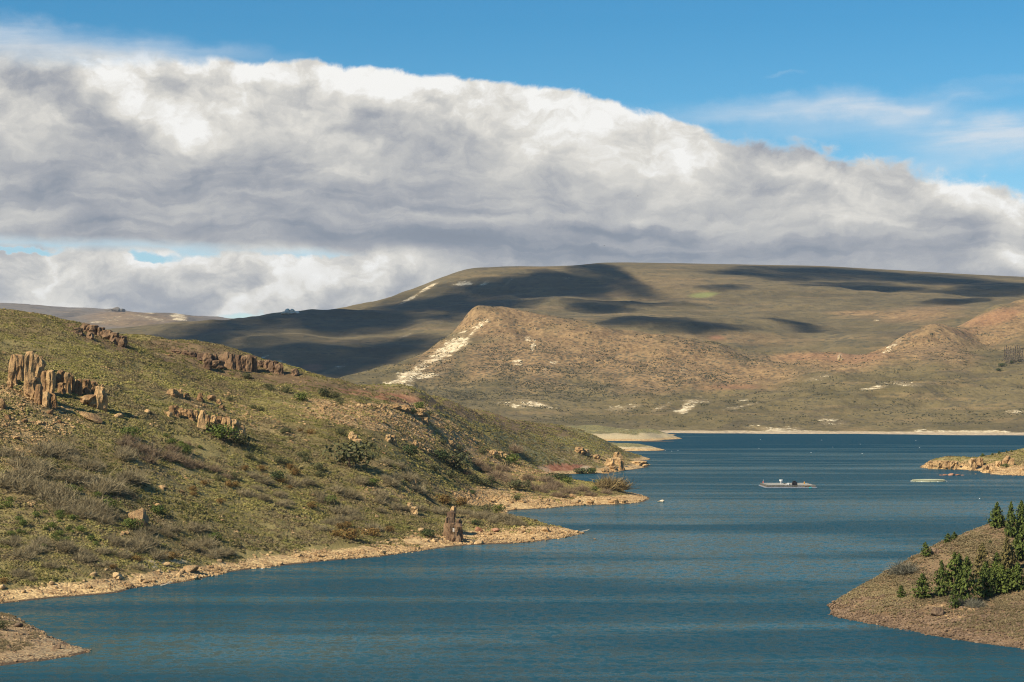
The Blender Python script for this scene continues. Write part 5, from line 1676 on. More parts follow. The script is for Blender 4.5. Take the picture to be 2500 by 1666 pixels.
# the standing rock by the shore
fp = LEFT.hit(1106, 1322)
tower = empty('standing_rock', fp, 'dark standing rock with a pale streak at the water edge', 'rock')
pillar(tower, fp, LEFT, 1092, 1122, 1278, 1323, 61, M_ROCKB, depth=.8, taper=.95, jag=.05)
pillar(tower, fp, LEFT, 1087, 1104, 1264, 1314, 62, M_ROCKB, taper=.85, push=.5)
pillar(tower, fp, LEFT, 1093, 1112, 1250, 1300, 63, M_ROCKB, taper=.9, lean=.10, push=1.4)
pillar(tower, fp, LEFT, 1099, 1113, 1238, 1266, 67, M_ROCK, taper=.86, lean=.25, push=1.8)
pillar(tower, fp, LEFT, 1113, 1127, 1270, 1318, 65, M_ROCKB, taper=.9, push=.8)
k = ppm(fp.y)
bm = bmesh.new()
bmesh.ops.create_grid(bm, x_segments=6, y_segments=8, size=.5)
for v in bm.verts:
    v.co.x += .12 * math.sin(v.co.y * 9) * (.5 + v.co.y)
me = bpy.data.meshes.new('pale_streak'); bm.to_mesh(me); bm.free(); me.materials.append(M_STAIN)
so = put('pale_streak', me, (0.35 / 1, -2.35, 4.9), parent=tower, rot=(R(84), 0, 0), sc=(4.2 / k, 9 / k, 1))
sol = so.modifiers.new('thick', 'SOLIDIFY'); sol.thickness = .12

# --- single boulders
BOULD = []
for i in range(8):
    rng = np.random.default_rng(700 + i)
    V, Fc = angular_rock(rng, 3, 13, (1, .85, .72), .012)
    BOULD.append(raw_mesh('boulder', V, Fc, [M_BOUL]))


def boulder(px, py, w, label, mat=M_BEACH, group=None, land=None, h=.8, name='boulder', z=None):
    if z is None:
        land = land or land_at(px, py)
        p = land.hit(px, py)
    else:
        y = shoreY(py); p = Vector((P(px, py, y)[0], y, z))
    r = w / ppm(p.y) / 2 * 1.12
    o = put(name, srng.choice(BOULD), (p.x, p.y, p.z + r * h * .30), mat=mat, label=label, cat='rock', group=group, rot=(srng.uniform(-.2, .2), srng.uniform(-.2, .2), srng.uniform(0, 6.28)), sc=(r, r, r * h / .72 * .8))
    if group: ALIKE.append((o, px, py, w))
    return o


V, Fc = angular_rock(np.random.default_rng(77), 3, 9, (1, .9, .95), .02)
BOULD.append(raw_mesh('boulder', V, Fc, [M_BOUL]))
big = boulder(340, 1276, 56, 'big round brown boulder on the lower slope', M_ROCK, h=1.0)
big.data = BOULD[-1]
big.material_slots[0].link = 'OBJECT'
big.material_slots[0].material = M_ROCK
BOULD.pop()
boulder(6, 996, 26, 'lone brown boulder at the left edge below the tall outcrop', M_ROCK, h=1.5)
for a in [
    (10, 1437, 24, 'shore boulder at the left edge carrying a yellow tussock'), (288, 1410, 30, 'largest dark boulder on the left part of the beach'), (231, 1406, 22, 'sharp dark boulder above the left part of the beach'),
    (264, 1393, 12, 'small upright rock between the dark beach boulders'), (466, 1395, 42, 'wide crumbling tan boulder in the middle of the beach'), (478, 1413, 24, 'tan boulder at the water under the wide crumbling one'), (410, 1380, 20, 'orange boulder lying on the pale beach'), (563, 1350, 14, 'small pale boulder at the top of the beach'),
    (390, 1240, 26, 'pink brown boulder behind the big round boulder'), (445, 1203, 16, 'small dark topped boulder on open heath'), (398, 1192, 22, 'flat tan rock in the heath above the big boulder'),
    (1333, 1297, 24, 'rounded pinkish boulder on the ridge of the first point'), (1278, 1290, 14, 'small orange boulder where shrubs end on the first point'), (1168, 1296, 24, 'dark red boulder behind the first point beach'), (1210, 1298, 20, 'flat pale boulder right of the dark red one'),
    (1169, 1328, 24, 'brown boulder at the water right of the standing rock'), (1276, 1300, 20, 'dark boulder in the middle of the first point'), (1300, 1304, 16, 'tan boulder right of the dark one on the first point'), (1072, 1286, 6, 'slim orange stone among bushes'),
    (1028, 1298, 20, 'tan boulder among shrubs left of the standing rock'), (1060, 1322, 18, 'brown boulder between the dark bush and the standing rock'), (935, 1352, 20, 'brown boulder with dark side at the water in the middle beach'), (780, 1360, 14, 'tilted dark edged slab on the middle beach'), (948, 1328, 14, 'upright dark boulder on the middle beach'),
    (1397, 1214, 18, 'orange boulder at the top of the second point beach'), (1440, 1229, 18, 'tan boulder in the middle of the second point beach'), (1498, 1228, 28, 'large tilted slab near the tip of the second point'), (1401, 1234, 18, 'dark slab at the water on the second point'), (1205, 1226, 14, 'pale slab on the cove beach'),
    (123, 1010, 22, 'orange rock in the heath just below the tall outcrop'), (60, 1030, 18, 'pink rock low left of the tall outcrop'), (40, 1072, 18, 'grey pink rock among grey shrubs at the left edge'), (95, 1034, 16, 'orange tan rock below the pink one'), (20, 1022, 22, 'pair topped orange rock near the left edge'), (145, 1032, 16, 'small orange rock left of the tilted slab'), (140, 1022, 14, 'tan stone just above the tilted slab'), (290, 1020, 26, 'low broad rock right of the tilted slab'), (360, 1008, 20, 'small tan rocks left of the broken rock row'),
    (50, 1530, 26, 'dark rounded rock on the edge of the sand spit'), (82, 1535, 12, 'small dark rock on the shore of the sand spit'), (145, 1584, 24, 'flat pale slab on the sand spit near its tip'),
    (2278, 1350, 30, 'brown boulder on the skyline of the pine hill'), (2296, 1336, 14, 'small brown rock above the skyline boulder'), (2333, 1314, 18, 'rock beside the pair of low pines on the skyline'), (2103, 1436, 10, 'dark rock on the lower skyline of the pine hill'), (2075, 1468, 14, 'dark rock near the tip of the pine hill'), (2288, 1500, 40, 'low brown mound of rock on the bank below the pines'), (2395, 1510, 20, 'dark brown rock on the bank below the bare bushes'), (2345, 1561, 12, 'small dark rock at the water under the pine hill'),
]:
    boulder(*a, mat=M_DARKROCK if a[0] > 2000 or (a[1] > 1500) else (M_RED if 'dark red' in a[3] else (M_ROCK if a[1] < 1290 else M_BEACH)), h=.75)
boulder(1615, 1226, 24, 'pale smooth rock standing alone in the water off the second point', M_PALE, h=.42, z=-.1)
boulder(1453, 1317, 9, 'small flat rock awash off the first point', M_ROCK, h=.5, z=-.1)
boulder(2382, 1158, 5, 'tiny rock awash beside the headland', M_ROCK, h=.6, z=-.1)
# the red islet
ip = Vector((P(2322, 1161, 1590)[0], 1590, 0))
isl = empty('islet', ip, 'low red brown rock islet before the headland', 'islet')
for dx, dy, s_, hh, sd in [(-5.5, 0, 5.0, 2.0, 0), (0, .8, 6.5, 2.6, 1), (5.2, .3, 5.5, 1.6, 2), (-8.6, -.4, 2.6, 1.1, 3), (8.8, -.4, 3.2, .9, 4)]:
    put('rock_hump', BOULD[sd], (dx, dy, -.2), parent=isl, mat=M_RED, sc=(s_ * .62, s_ * .7, hh * 1.1), rot=(0, 0, sd))

# look-alike boulders, beach by beach
for lab, grp, mat, n, gen in [
    ('tan boulder on the stony beach below the near hill', 'boulders on the stony beach', M_BEACH, 46, lambda r: (lambda x: (x, np.interp(x, [0, 144, 289, 325, 487, 578, 700, 938, 1080], [1475, 1459, 1447, 1436, 1414, 1394, 1380, 1358, 1340]) - r.uniform(4, 34)))(r.uniform(5, 1080))),
    ('tan boulder heaped on the first point', 'boulders heaped on the first point', M_BEACH, 36, lambda r: (lambda x: (x, np.interp(x, [1130, 1300, 1430], [1334, 1324, 1303]) - r.uniform(2, np.interp(x, [1130, 1300, 1430], [34, 30, 4]))))(r.uniform(1132, 1428))),
    ('tan boulder strewn on the second point', 'boulders strewn on the second point', M_BEACH, 34, lambda r: (lambda x: (x, np.interp(x, [1150, 1258, 1406, 1570], [1258, 1246, 1235, 1227]) - r.uniform(1, np.interp(x, [1150, 1400, 1560], [36, 22, 4]))))(r.uniform(1160, 1565))),
    ('orange boulder strewn on the face of the rubble spur', 'boulders strewn on the rubble spur', M_ORANGE, 56, lambda r: (r.uniform(740, 1045), 990 + abs(r.gauss(0, 5))) if r.random() < .6 else (r.uniform(740, 1120), r.uniform(992, 1080))),
    ('orange stone half buried in heath below the tall outcrop', 'stones in the heath below the tall outcrop', M_ROCK, 14, lambda r: (r.uniform(5, 330), r.uniform(995, 1110))),
]:
    rr = random.Random(len(lab))
    for i in range(n):
        px, py = gen(rr)
        boulder(px, py, rr.choice([6, 7, 8, 9, 10, 12, 14]) * (1.0 if 'stone' in lab or 'orange' in lab else 1.15), lab, mat, grp, land=LEFT, h=rr.uniform(.5, .9))

LANDMARKS = [(85, 925, 'the tallest rock pillars'), (160, 935, 'the middle pillars of the tall outcrop'), (245, 975, 'the right end of the tall outcrop'), (222, 1020, 'the tilted flat slab'), (430, 1010, 'the left end of the rock row'),
             (545, 1070, 'the large bush under the rock row'), (600, 890, 'the dark skyline cliff'), (340, 1255, 'the big round boulder'), (178, 1195, 'the round yellow green bush'), (10, 1430, 'the boulder with the yellow tussock'), (8, 985, 'the lone boulder at the left edge'),
             (288, 1400, 'the largest dark beach boulder'), (466, 1385, 'the wide crumbling beach boulder'), (405, 1430, 'the dead branches in the water'), (563, 1346, 'the small pale boulder above the beach'), (780, 1358, 'the tilted dark edged slab'), (862, 1308, 'the orange bush by the beach'),
             (935, 1348, 'the boulder with the dark side'), (1106, 1285, 'the standing rock'), (1168, 1291, 'the dark red boulder'), (1276, 1296, 'the dark boulder on the first point'), (1333, 1292, 'the rounded pinkish boulder'), (1425, 1302, 'the driftwood log'), (1187, 1242, 'the twin bushes above the cove'),
             (1200, 1178, 'the slim dark tree'), (1288, 1186, 'the small slim tree'), (1366, 1165, 'the broad dark tree bush'), (1500, 1178, 'the tan willow'), (1440, 1225, 'the tan boulder on the second point beach'), (1498, 1220, 'the large slab near the tip'), (1397, 1210, 'the orange boulder above the beach'),
             (1025, 1000, 'the bushes on the spur crest'), (738, 972, 'the bush at the rubble field end'), (866, 1068, 'the jagged orange outcrop'), (955, 1070, 'the twin orange rocks'), (1018, 1086, 'the small orange rocks'), (855, 1128, 'the wide olive gully thicket'), (809, 1222, 'the green bush above the grey shrubs'),
             (676, 1165, 'the dark bush in mid slope'), (912, 1178, 'the yellow green bush in mid slope'), (1005, 1242, 'the brown twin rocks'), (1085, 1222, 'the rusty green bush'), (1215, 1108, 'the line of orange rocks'), (528, 1312, 'the small bush above the beach')]


def name_alike():
    seen = {}
    groups = {}
    for rec in ALIKE: groups.setdefault((rec[0]['group']), []).append(rec)
    for g, recs in groups.items():
        ws = sorted(r[3] for r in recs)
        lo, hi = ws[len(ws) // 3], ws[(2 * len(ws)) // 3]
        for o, px, py, w in recs:
            lx, ly, ph = min(LANDMARKS, key=lambda l: (l[0] - px) ** 2 + ((l[1] - py) * 1.3) ** 2)
            dx, dy = px - lx, py - ly
            d = math.hypot(dx, dy)
            side = ('left of' if dx < 0 else 'right of') if abs(dx) > abs(dy) else ('above' if dy < 0 else 'below')
            near = 'just ' if d < 32 else ('' if d < 80 else 'well ')
            noun = {'leafless': 'grey leafless shrub', 'boulders': 'boulder', 'stones': 'stone', 'olive': 'olive shrub', 'yellow': 'yellow green bush', 'rust': 'rust brown shrub'}[g.split()[0]]
            size = 'small' if w < lo else ('large' if w > hi else 'middling')
            seen.setdefault((g, size + ' ' + noun + ' ' + near + side + ' ' + ph), []).append((px, o))
    for (g, lab), lst in seen.items():
        lst.sort(key=lambda t: t[0])
        order = {1: [''], 2: ['left one of two, ', 'right one of two, '], 3: ['leftmost of three, ', 'middle of three, ', 'rightmost of three, ']}.get(len(lst))
        for i, (_, o) in enumerate(lst):
            o['label'] = (order[i] if order and len((order[i] + lab).split()) <= 16 else '') + lab


name_alike()

# --- pale outcrops far off
p = MESA.hit(706, 766, 4850, 9000); k = ppm(p.y)
po = empty('pale_outcrop', p, 'small pale rocky knob on the skyline left of the mesa', 'rock outcrop')
for i, (dx, w, h) in enumerate([(-14, 18, 12), (-4, 20, 20), (8, 20, 18), (18, 16, 10), (0, 40, 8)]):
    put('rock_hump', BOULD[i], (dx / k, -i * 4.0, 0), parent=po, mat=M_PALE, sc=(w / k * .6, w / k * .6, h / k * .9), rot=(0, 0, i))
p = DIST.hit(278, 760, 9400, 16000); k = ppm(p.y)
po = empty('distant_butte', p, 'faint pinkish knob on the far left horizon', 'rock outcrop')
for i, (dx, w, h) in enumerate([(-12, 30, 10), (4, 34, 15), (18, 24, 9)]):
    put('rock_hump', BOULD[i + 3], (dx / k, 0, 0), parent=po, mat=M_DIST, sc=(w / k * .55, w / k * .6, h / k), rot=(0, 0, i * 2))
p = FAR.hit(2051, 880, 3300, 5600); k = ppm(p.y)
PINN = mat_rock('pinnacle_rock', (.34, .24, .12), (.60, .46, .25), lamt=.2, scale=.2)
po = empty('rock_pinnacle', p, 'pale pinnacle standing on the brown ridge behind the far shore', 'rock outcrop')
for i, (dx, w, h) in enumerate([(0, 5, 13), (-3, 9, 6), (4, 8, 5)]):
    V, Fc = column_rock(np.random.default_rng(i), w / k, w / k, h / k, seg=9, rings=7, taper=.5)
    put('rock_column', raw_mesh('rock_column', V, Fc, [PINN]), (dx / k, -i, 0), parent=po)
# ------------------------------------------------------------------ fish farm, driftwood, birds
M_DECK = mat_plain('weathered_deck', (.23, .22, .20), .8)
M_HULL = mat_plain('pontoon_hull', (.22, .25, .30), .6)
M_HULLD = mat_plain('hull_waterline', (.03, .045, .08), .6)
M_NET = mat_plain('brown_net', (.15, .13, .09), .95, wear=.35, scale=3)
M_COVER = mat_plain('bird_net_cover', (.27, .265, .24), .9, wear=.15)
M_WHITE = mat_plain('white_plastic', (.80, .79, .74), .5, wear=.05)
M_BLACK = mat_plain('black_tarpaulin', (.012, .013, .016), .7)
M_TEAL = mat_plain('teal_drum', (.03, .36, .36), .5)
M_ORPL = mat_plain('orange_post_paint', (.62, .30, .05), .6)
M_REDP = mat_plain('faded_red_paint', (.55, .16, .13), .6)
M_STEEL = mat_plain('galvanised_rail', (.45, .46, .45), .45, .6)
M_FLOAT = mat_plain('pale_float', (.40, .40, .27), .7)
M_WOOD = mat_plain('bleached_wood', (.42, .36, .27), .9, wear=.25)


def box(w, d, h, z0=0.0, bev=.06):
    bm = bmesh.new()
    bmesh.ops.create_cube(bm, size=1.0)
    for v in bm.verts:
        v.co = Vector((v.co.x * w, v.co.y * d, (v.co.z + .5) * h + z0))
    bmesh.ops.bevel(bm, geom=bm.edges[:], offset=bev, segments=1, affect='EDGES')
    V = np.array([v.co[:] for v in bm.verts]); Fc = [tuple(v.index for v in f.verts) for f in bm.faces]
    bm.free()
    return V, Fc


def moved(vf, dx=0, dy=0, dz=0, rz=0):
    V, Fc = vf
    c, s = math.cos(rz), math.sin(rz)
    return V @ np.array([[c, s, 0], [-s, c, 0], [0, 0, 1]]) + np.array([dx, dy, dz]), Fc


def part(name, vfs, mat, parent, loc=(0, 0, 0), rot=(0, 0, 0)):
    V, Fc, mi = join([(v, f, 0) for v, f in vfs])
    return put(name, raw_mesh(name, V, Fc, [mat]), loc, parent=parent, rot=rot)


# the raft: a rectangular walkway round four net pens, machinery amidships
W_, D_ = 33.0, 38.0
bx, by = 190.0, 1375.0
raft = empty('fish_farm_raft', (bx, by, 0), 'grey fish farm raft with feeder and net pens on the lake', 'raft')
hull = []
for (cx, cy_, w, d) in [(0, -D_ / 2, W_, 2.2), (0, D_ / 2, W_, 2.2), (-W_ / 2, 0, 2.2, D_), (W_ / 2, 0, 2.2, D_), (0, 0, 2.4, D_), (0, 0, W_, 2.4)]:
    hull.append((cx, cy_, w, d))
for (cx, cy_, w, d) in hull:
    part('pontoon', [moved(box(w, d, .62, .10), cx, cy_, .004 * (hash((cx, cy_)) % 5))], M_HULL, raft)
part('waterline', [moved(box(w - .1, d - .1, .5, -.34), cx, cy_) for (cx, cy_, w, d) in hull[:4]], M_HULLD, raft)
for (cx, cy_, w, d) in hull:
    nb = int(max(w, d) / 1.1)
    vf = []
    for i in range(nb):
        t = (i + .5) / nb - .5
        vf.append(moved(box(.95 if w > d else w * .86, .95 if d > w else d * .86, .07, .72, .01), cx + (t * w if w > d else 0), cy_ + (t * d if d > w else 0), .012 if w > d else .0))
    o = part('deck_plank', vf, M_DECK, raft); o['kind'] = 'stuff'
# net walls and rails on posts
for (x0, y0, x1, y1) in [(-W_ / 2, -D_ / 2, W_ / 2, -D_ / 2), (-W_ / 2, -D_ / 2, -W_ / 2, D_ / 2), (W_ / 2, -D_ / 2, W_ / 2, D_ / 2), (-W_ / 2, D_ / 2, W_ / 2, D_ / 2)]:
    L_ = math.hypot(x1 - x0, y1 - y0); n = int(L_ / 3)
    ra, pv = [], []
    for i in range(n + 1):
        t = i / n
        pv.append(tube([(x0 + (x1 - x0) * t, y0 + (y1 - y0) * t, .7), (x0 + (x1 - x0) * t, y0 + (y1 - y0) * t, 2.0)], [.05, .05], 5))
    for zz in (1.35, 2.0):
        ra.append(tube([(x0, y0, zz), (x1, y1, zz)], [.05, .05], 5))
    part('railing', ra + pv, M_STEEL, raft)
    vf = []
    nn = 40
    for i in range(nn):
        for zz in np.linspace(.8, 1.9, 6):
            t0, t1 = i / nn, (i + .86) / nn
            if (x0, y0, x1, y1) == (-W_ / 2, -D_ / 2, W_ / 2, -D_ / 2) and t0 > .62 and zz > 1.2: continue
            ax, ay, ex, ey = x0 + (x1 - x0) * t0, y0 + (y1 - y0) * t0, x0 + (x1 - x0) * t1, y0 + (y1 - y0) * t1
            dxn, dyn = (y1 - y0) / L_ * .12, -(x1 - x0) / L_ * .12
            vf.append((np.array([(ax - dxn, ay - dyn, zz - .09), (ex - dxn, ey - dyn, zz - .09), (ex - dxn, ey - dyn, zz + .09), (ax - dxn, ay - dyn, zz + .09)]), [(0, 1, 2, 3)]))
    part('side_net', vf, M_NET, raft)['kind'] = 'stuff'
# bird nets sagging over the pens
for sx in (-1, 1):
    for sy in (-1, 1):
        g = 14
        V, Fc = [], []
        for j in range(g + 1):
            for i in range(g + 1):
                u, v = i / g, j / g
                z = 1.95 - .55 * math.sin(u * math.pi) * math.sin(v * math.pi) + .05 * math.sin(i * 2.1 + j * 1.3)
                V.append((sx * (1.4 + u * (W_ / 2 - 2.7)), sy * (1.4 + v * (D_ / 2 - 2.7)), z))
        for j in range(g):
            for i in range(g):
                q = (j * (g + 1) + i, j * (g + 1) + i + 1, (j + 1) * (g + 1) + i + 1, (j + 1) * (g + 1) + i)
                Fc.append(q)
        o = part('bird_net', [(np.array(V), Fc)], M_COVER, raft)
        o.modifiers.new('threads', 'WIREFRAME').thickness = .34
# black covered feed hopper amidships
part('feed_store', [moved(box(3.4, 3.2, 3.4, .8, .3), 2.6, -D_ / 2 + 2.6), moved(box(2.2, 2.0, .8, 4.1, .25), 2.3, -D_ / 2 + 2.6)], M_BLACK, raft)
cone = [tube([(0, 0, 1.6), (0, 0, 2.2), (0, 0, 3.9), (0, 0, 4.6)], [.25, .35, 1.25, 1.3], 12)]
part('feed_hopper', [moved(c, -4.0, 3.0, .4) for c in cone] + [moved(tube([(a, b, .7), (a * .6, b * .6, 2.6)], [.06, .06], 5), -4.0, 3.0) for a, b in ((1, 1), (-1, 1), (1, -1), (-1, -1))], M_WHITE, raft)
part('feed_bin', [moved(box(1.3, 1.2, 1.4, .8), -.8, 1.0), moved(box(.8, .8, 2.0, .8), .6, 1.2)], M_WHITE, raft)
part('marker_post', [moved(tube([(0, 0, .7), (0, 0, 1.0), (0, 0, 3.4), (0, 0, 3.6)], [.3, .45, .42, .1], 9), 12.2, 4)], M_ORPL, raft)
fpole = part('flag_pole', [moved(tube([(0, 0, .7), (0, 0, 4.4)], [.05, .04], 6), -W_ / 2 + .3, 4)], M_STEEL, raft)
part('flag', [moved(box(.9, .05, 1.1, 2.6, .01), -W_ / 2 + .3 - .1, 3.9)], M_REDP, fpole)
part('lamp', [moved(box(.35, .35, .4, 4.4, .05), -W_ / 2 + .3, 4)], M_WHITE, fpole)
part('drum', [moved(tube([(-.9, 0, 0), (.9, 0, 0)], [.42, .42], 12), 12.6, -D_ / 2 - .9, .35)], M_TEAL, raft)
part('net_heap', [moved(angular_rock(np.random.default_rng(4), 2, 5, (2.4, 1.2, .9), .08), 8.5, -D_ / 2 + .2, 1.1), moved(angular_rock(np.random.default_rng(5), 2, 5, (1.6, 1.0, .8), .08), 11.6, -D_ / 2 + .4, 1.1)], M_NET, raft)

# the round pen
cx, cy_ = P(2267, 1175, 1473)[0], 1473.0
pen = empty('fish_pen', (cx, cy_, 0), 'round pale floating net pen near the islet', 'fish pen')


def ring(Rr, r, z, seg=72, ms=7):
    V, Fc = [], []
    for i in range(seg):
        a = 2 * math.pi * i / seg
        for k in range(ms):
            b = 2 * math.pi * k / ms
            V.append(((Rr + r * math.cos(b)) * math.cos(a), (Rr + r * math.cos(b)) * math.sin(a), z + r * math.sin(b)))
    for i in range(seg):
        for k in range(ms):
            Fc.append((i * ms + k, ((i + 1) % seg) * ms + k, ((i + 1) % seg) * ms + (k + 1) % ms, i * ms + (k + 1) % ms))
    return np.array(V), Fc


part('float_ring', [ring(12.7, .38, .15), ring(11.8, .34, .15)], M_FLOAT, pen)
part('hand_rail', [ring(11.9, .09, 1.15)] + [tube([(11.8 * math.cos(a), 11.8 * math.sin(a), .2), (11.9 * math.cos(a), 11.9 * math.sin(a), 1.15)], [.07, .07], 5) for a in np.linspace(0, 6.28, 37)[:-1]], M_FLOAT, pen)
V, Fc = [], []
for j, rr in enumerate(np.linspace(.2, 11.8, 9)):
    for i in range(40):
        a = 2 * math.pi * i / 40
        V.append((rr * math.cos(a), rr * math.sin(a), .85 - .3 * math.cos(rr / 11.8 * math.pi / 2)))
for j in range(8):
    for i in range(40):
        Fc.append((j * 40 + i, j * 40 + (i + 1) % 40, (j + 1) * 40 + (i + 1) % 40, (j + 1) * 40 + i))
o = part('bird_net', [(np.array(V), Fc)], M_FLOAT, pen)
o.modifiers.new('threads', 'WIREFRAME').thickness = .30
for i in range(14):
    a = 2 * math.pi * i / 14 + .1
    put('buoy', BOULD[i % 8], (13.3 * math.cos(a), 13.3 * math.sin(a), .1), parent=pen, mat=M_WHITE if i % 2 else M_BLACK, sc=(.5, .5, .4))

# driftwood
def drift(px, py, L_, label, seed, z=.35):
    y = shoreY(py); x = P(px, py, y)[0]
    rng = random.Random(seed)
    root = empty('driftwood', (x, y, z), label, 'driftwood')
    part('log', [tube([(-L_ * .5, 0, 0), (-L_ * .1, .2, .35), (L_ * .3, .1, .9), (L_ * .5, .3, 1.5)], [.28, .24, .16, .05], 7)], M_WOOD, root)
    for i in range(4):
        t = rng.uniform(-.1, .35)
        b0 = (t * L_, .12, .4 + t * 1.2)
        part('branch', [tube([b0, (b0[0] + rng.uniform(.3, 1.2), b0[1] + rng.uniform(-.6, .6), b0[2] + rng.uniform(.2, 1.1))], [.09, .02], 5)], M_WOOD, root)


drift(1424, 1302, 6.0, 'bleached driftwood log at the tip of the first point', 1)
drift(405, 1431, 3.4, 'pale dead branches in the water edge of the beach', 2, .1)


def bird(loc, s, label, mat, spread=True, name='bird'):
    root = empty(name, loc, label, 'bird')
    V, Fc = ico(2)
    put('body', raw_mesh('body', V * np.array([.5, .14, .13]) * s, Fc, [mat], smooth=True), parent=root)
    if spread:
        for sd in (-1, 1):
            w = np.array([(-.18, 0, .02), (.16, 0, .02), (.10, sd * .45, .16), (-.12, sd * .45, .15), (-.16, sd * .95, .06), (-.10, 0, .06), (.08, sd * .43, .19), (-.10, sd * .43, .18)]) * s
            put('wing', raw_mesh('wing', w, [(0, 1, 2, 3), (3, 2, 4), (5, 6, 1), (5, 7, 6), (7, 4, 6), (0, 3, 5)], [mat]), parent=root)
    else:
        put('head', raw_mesh('head', V * .12 * s + np.array([.42, 0, .18]) * s, Fc, [mat], smooth=True), parent=root)
        put('leg', raw_mesh('leg', *tube([(0, 0, -.3 * s), (0, 0, 0)], [.02 * s, .02 * s], 4), [mat]), parent=root)


M_BIRD = mat_plain('dark_feathers', (.03, .03, .03), .8)
bird(P(1557, 479, 420), .30, 'dark bird flying before the grey of the cloud bank', M_BIRD)
bird(P(1475, 600, 520), .32, 'lower dark bird flying just above the mesa', M_BIRD)
gp = SPIT.hit(219, 1586)
bird((gp.x, gp.y, gp.z + .3), .7, 'white gull resting at the tip of the sand spit', M_WHITE, False, 'gull')
y = shoreY(1390)
bird((P(639, 1389, y)[0], y, .12), .8, 'white gull afloat beside the stony beach', M_WHITE, False, 'gull')

# whitecaps: short foam crests lying on the open water
M_FOAM = mat_plain('foam', (.80, .82, .82), .9, wear=.03)
rr = random.Random(12)
vf = []
for (px, py) in [(1857, 1074), (2006, 1075), (2033, 1092), (1853, 1095), (2100, 1085), (2236, 1076), (2245, 1093), (2105, 1108), (1980, 1105), (2392, 1218), (1655, 1100), (1640, 1102), (1625, 1101)]:
    y = shoreY(py); x = P(px, py, y)[0]
    k = ppm(y)
    L_ = rr.uniform(1.2, 2.6) / k
    V, Fc = angular_rock(np.random.default_rng(px), 1, 4, (L_, L_ * .5, .22), .1)
    vf.append((V + np.array([x, y, .02]), Fc))
V, Fc, mi = join([(v, f, 0) for v, f in vf])
fo = put('whitecaps', raw_mesh('whitecaps', V, Fc, [M_FOAM]), label='small white foam crests scattered over the open lake', cat='foam')
fo['kind'] = 'stuff'

# ------------------------------------------------------------------ clouds overhead that shade the mesa, and the air
def mat_cloud():
    """vapour: dense through the middle of a billow, thin towards its rim"""
    m, nt, b = new_mat('cloud_vapour')
    nt.nodes.remove(b)
    n = nnoise(nt, npos(nt), .0035, 6, .6)
    lw = nt.nodes.new('ShaderNodeLayerWeight'); lw.inputs[0].default_value = .5
    core = 1.0 - E(nt, lw.outputs['Facing'])
    df = nt.nodes.new('ShaderNodeBsdfDiffuse'); df.inputs[0].default_value = (.92, .92, .92, 1)
    tr = nt.nodes.new('ShaderNodeBsdfTransparent')
    mx = nt.nodes.new('ShaderNodeMixShader')
    nt.links.new((core * .9 + (n - .5) * 1.1).rng(.02, 1.05, 0, .36).s, mx.inputs[0])
    nt.links.new(tr.outputs[0], mx.inputs[1]); nt.links.new(df.outputs[0], mx.inputs[2])
    nt.links.new(mx.outputs[0], nt.nodes['Material Output'].inputs[0])
    return m


M_CLOUD = mat_cloud()


def cloud_over(spots, height, seed):
    """a cumulus whose shade falls on the given places of the mesa: (px, py, rx, ry) in picture pixels"""
    rng = np.random.default_rng(seed)
    vf = []
    V0, F0 = ico(3)
    for (px, py, rx, ry) in spots:
        g = MESA.hit(px, py, 4850, 9300)
        c = g + SUN_DIR * ((height - g.z) / SUN_DIR.z)
        mx_, my_ = rx / ppm(g.y), min(ry / .052, 1000)
        for i in range(6):
            f = 1.0 if i == 0 else rng.uniform(.4, .8)
            a, q = rng.uniform(0, 6.28), (0 if i == 0 else rng.uniform(.2, .75))
            ph = rng.uniform(0, 9, 2)
            lump = 1 + fbm(V0[:, 0] * 1.5 + ph[0], V0[:, 1] * 1.5 + ph[1] + V0[:, 2], 1.0, 4, 3)[:, None] * .55
            V = V0 * lump * np.array([mx_ * f, my_ * f, min(mx_, my_) * .5 * f])
            vf.append((V + np.array([c.x + math.cos(a) * q * mx_, c.y + math.sin(a) * q * my_, c.z + rng.uniform(0, 80)]), F0))
    V, Fc, mi = join([(v, f, 0) for v, f in vf])
    o = put('cloud', raw_mesh('cloud', V, Fc, [M_CLOUD], smooth=True))
    o['kind'] = 'structure'


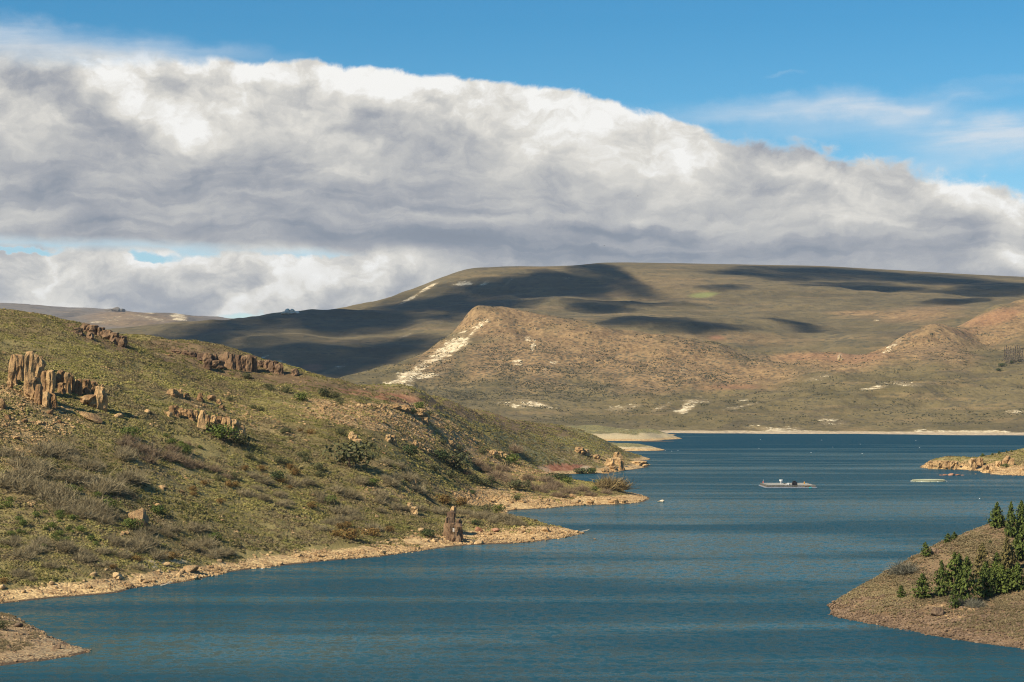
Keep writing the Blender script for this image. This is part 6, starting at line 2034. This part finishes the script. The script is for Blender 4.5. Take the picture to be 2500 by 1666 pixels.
cloud_over([(1470, 675, 55, 34), (1405, 703, 80, 20), (1310, 720, 110, 18), (1190, 735, 120, 15), (1340, 688, 60, 10), (1250, 706, 110, 12), (1430, 655, 60, 12), (1180, 722, 140, 16), (1390, 712, 110, 14)], 2500, 2)
cloud_over([(1060, 752, 120, 18), (920, 768, 150, 20), (760, 780, 150, 24), (610, 795, 120, 22), (470, 815, 110, 20), (1080, 775, 60, 12), (1140, 752, 120, 14), (850, 800, 160, 16), (1010, 745, 140, 16), (700, 765, 140, 14)], 2300, 1)
cloud_over([(1010, 842, 110, 10), (890, 858, 130, 14), (790, 880, 110, 14), (660, 850, 120, 16), (540, 865, 110, 18), (430, 850, 100, 18), (720, 900, 100, 12)], 2100, 6)
cloud_over([(1510, 742, 140, 6), (1450, 764, 80, 6), (1560, 776, 130, 9), (1670, 790, 90, 7)], 2300, 4)
cloud_over([(1880, 672, 120, 18), (2060, 676, 160, 16), (2240, 684, 160, 18), (2420, 695, 160, 18), (2380, 716, 140, 10), (2050, 700, 130, 8), (2150, 712, 120, 6), (1960, 658, 160, 8)], 2500, 3)
cloud_over([(1740, 702, 50, 7), (1770, 668, 70, 5), (1860, 778, 60, 8), (1950, 800, 55, 7), (2330, 736, 90, 5)], 2400, 5)


def haze_box():
    bm = bmesh.new()
    bmesh.ops.create_cube(bm, size=1.0)
    x0, x1, y0, y1, z0, z1 = -40100, 40100, -20100, 60100, -15.0, 900
    for v in bm.verts:
        v.co = Vector((x0 + (v.co.x + .5) * (x1 - x0), y0 + (v.co.y + .5) * (y1 - y0), z0 + (v.co.z + .5) * (z1 - z0)))
    me = bpy.data.meshes.new('haze'); bm.to_mesh(me); bm.free()
    m = bpy.data.materials.new('haze_air'); m.use_nodes = True
    nt = m.node_tree; nt.nodes.clear()
    out = nt.nodes.new('ShaderNodeOutputMaterial'); pv = nt.nodes.new('ShaderNodeVolumePrincipled')
    pv.inputs['Color'].default_value = (.62, .74, .92, 1)
    pv.inputs['Density'].default_value = HAZE
    pv.inputs['Anisotropy'].default_value = 0.0
    nt.links.new(pv.outputs[0], out.inputs['Volume'])
    me.materials.append(m)
    o = bpy.data.objects.new('haze', me); COL.objects.link(o)
    o['kind'] = 'stuff'


HAZE = 0.000013
haze_box()
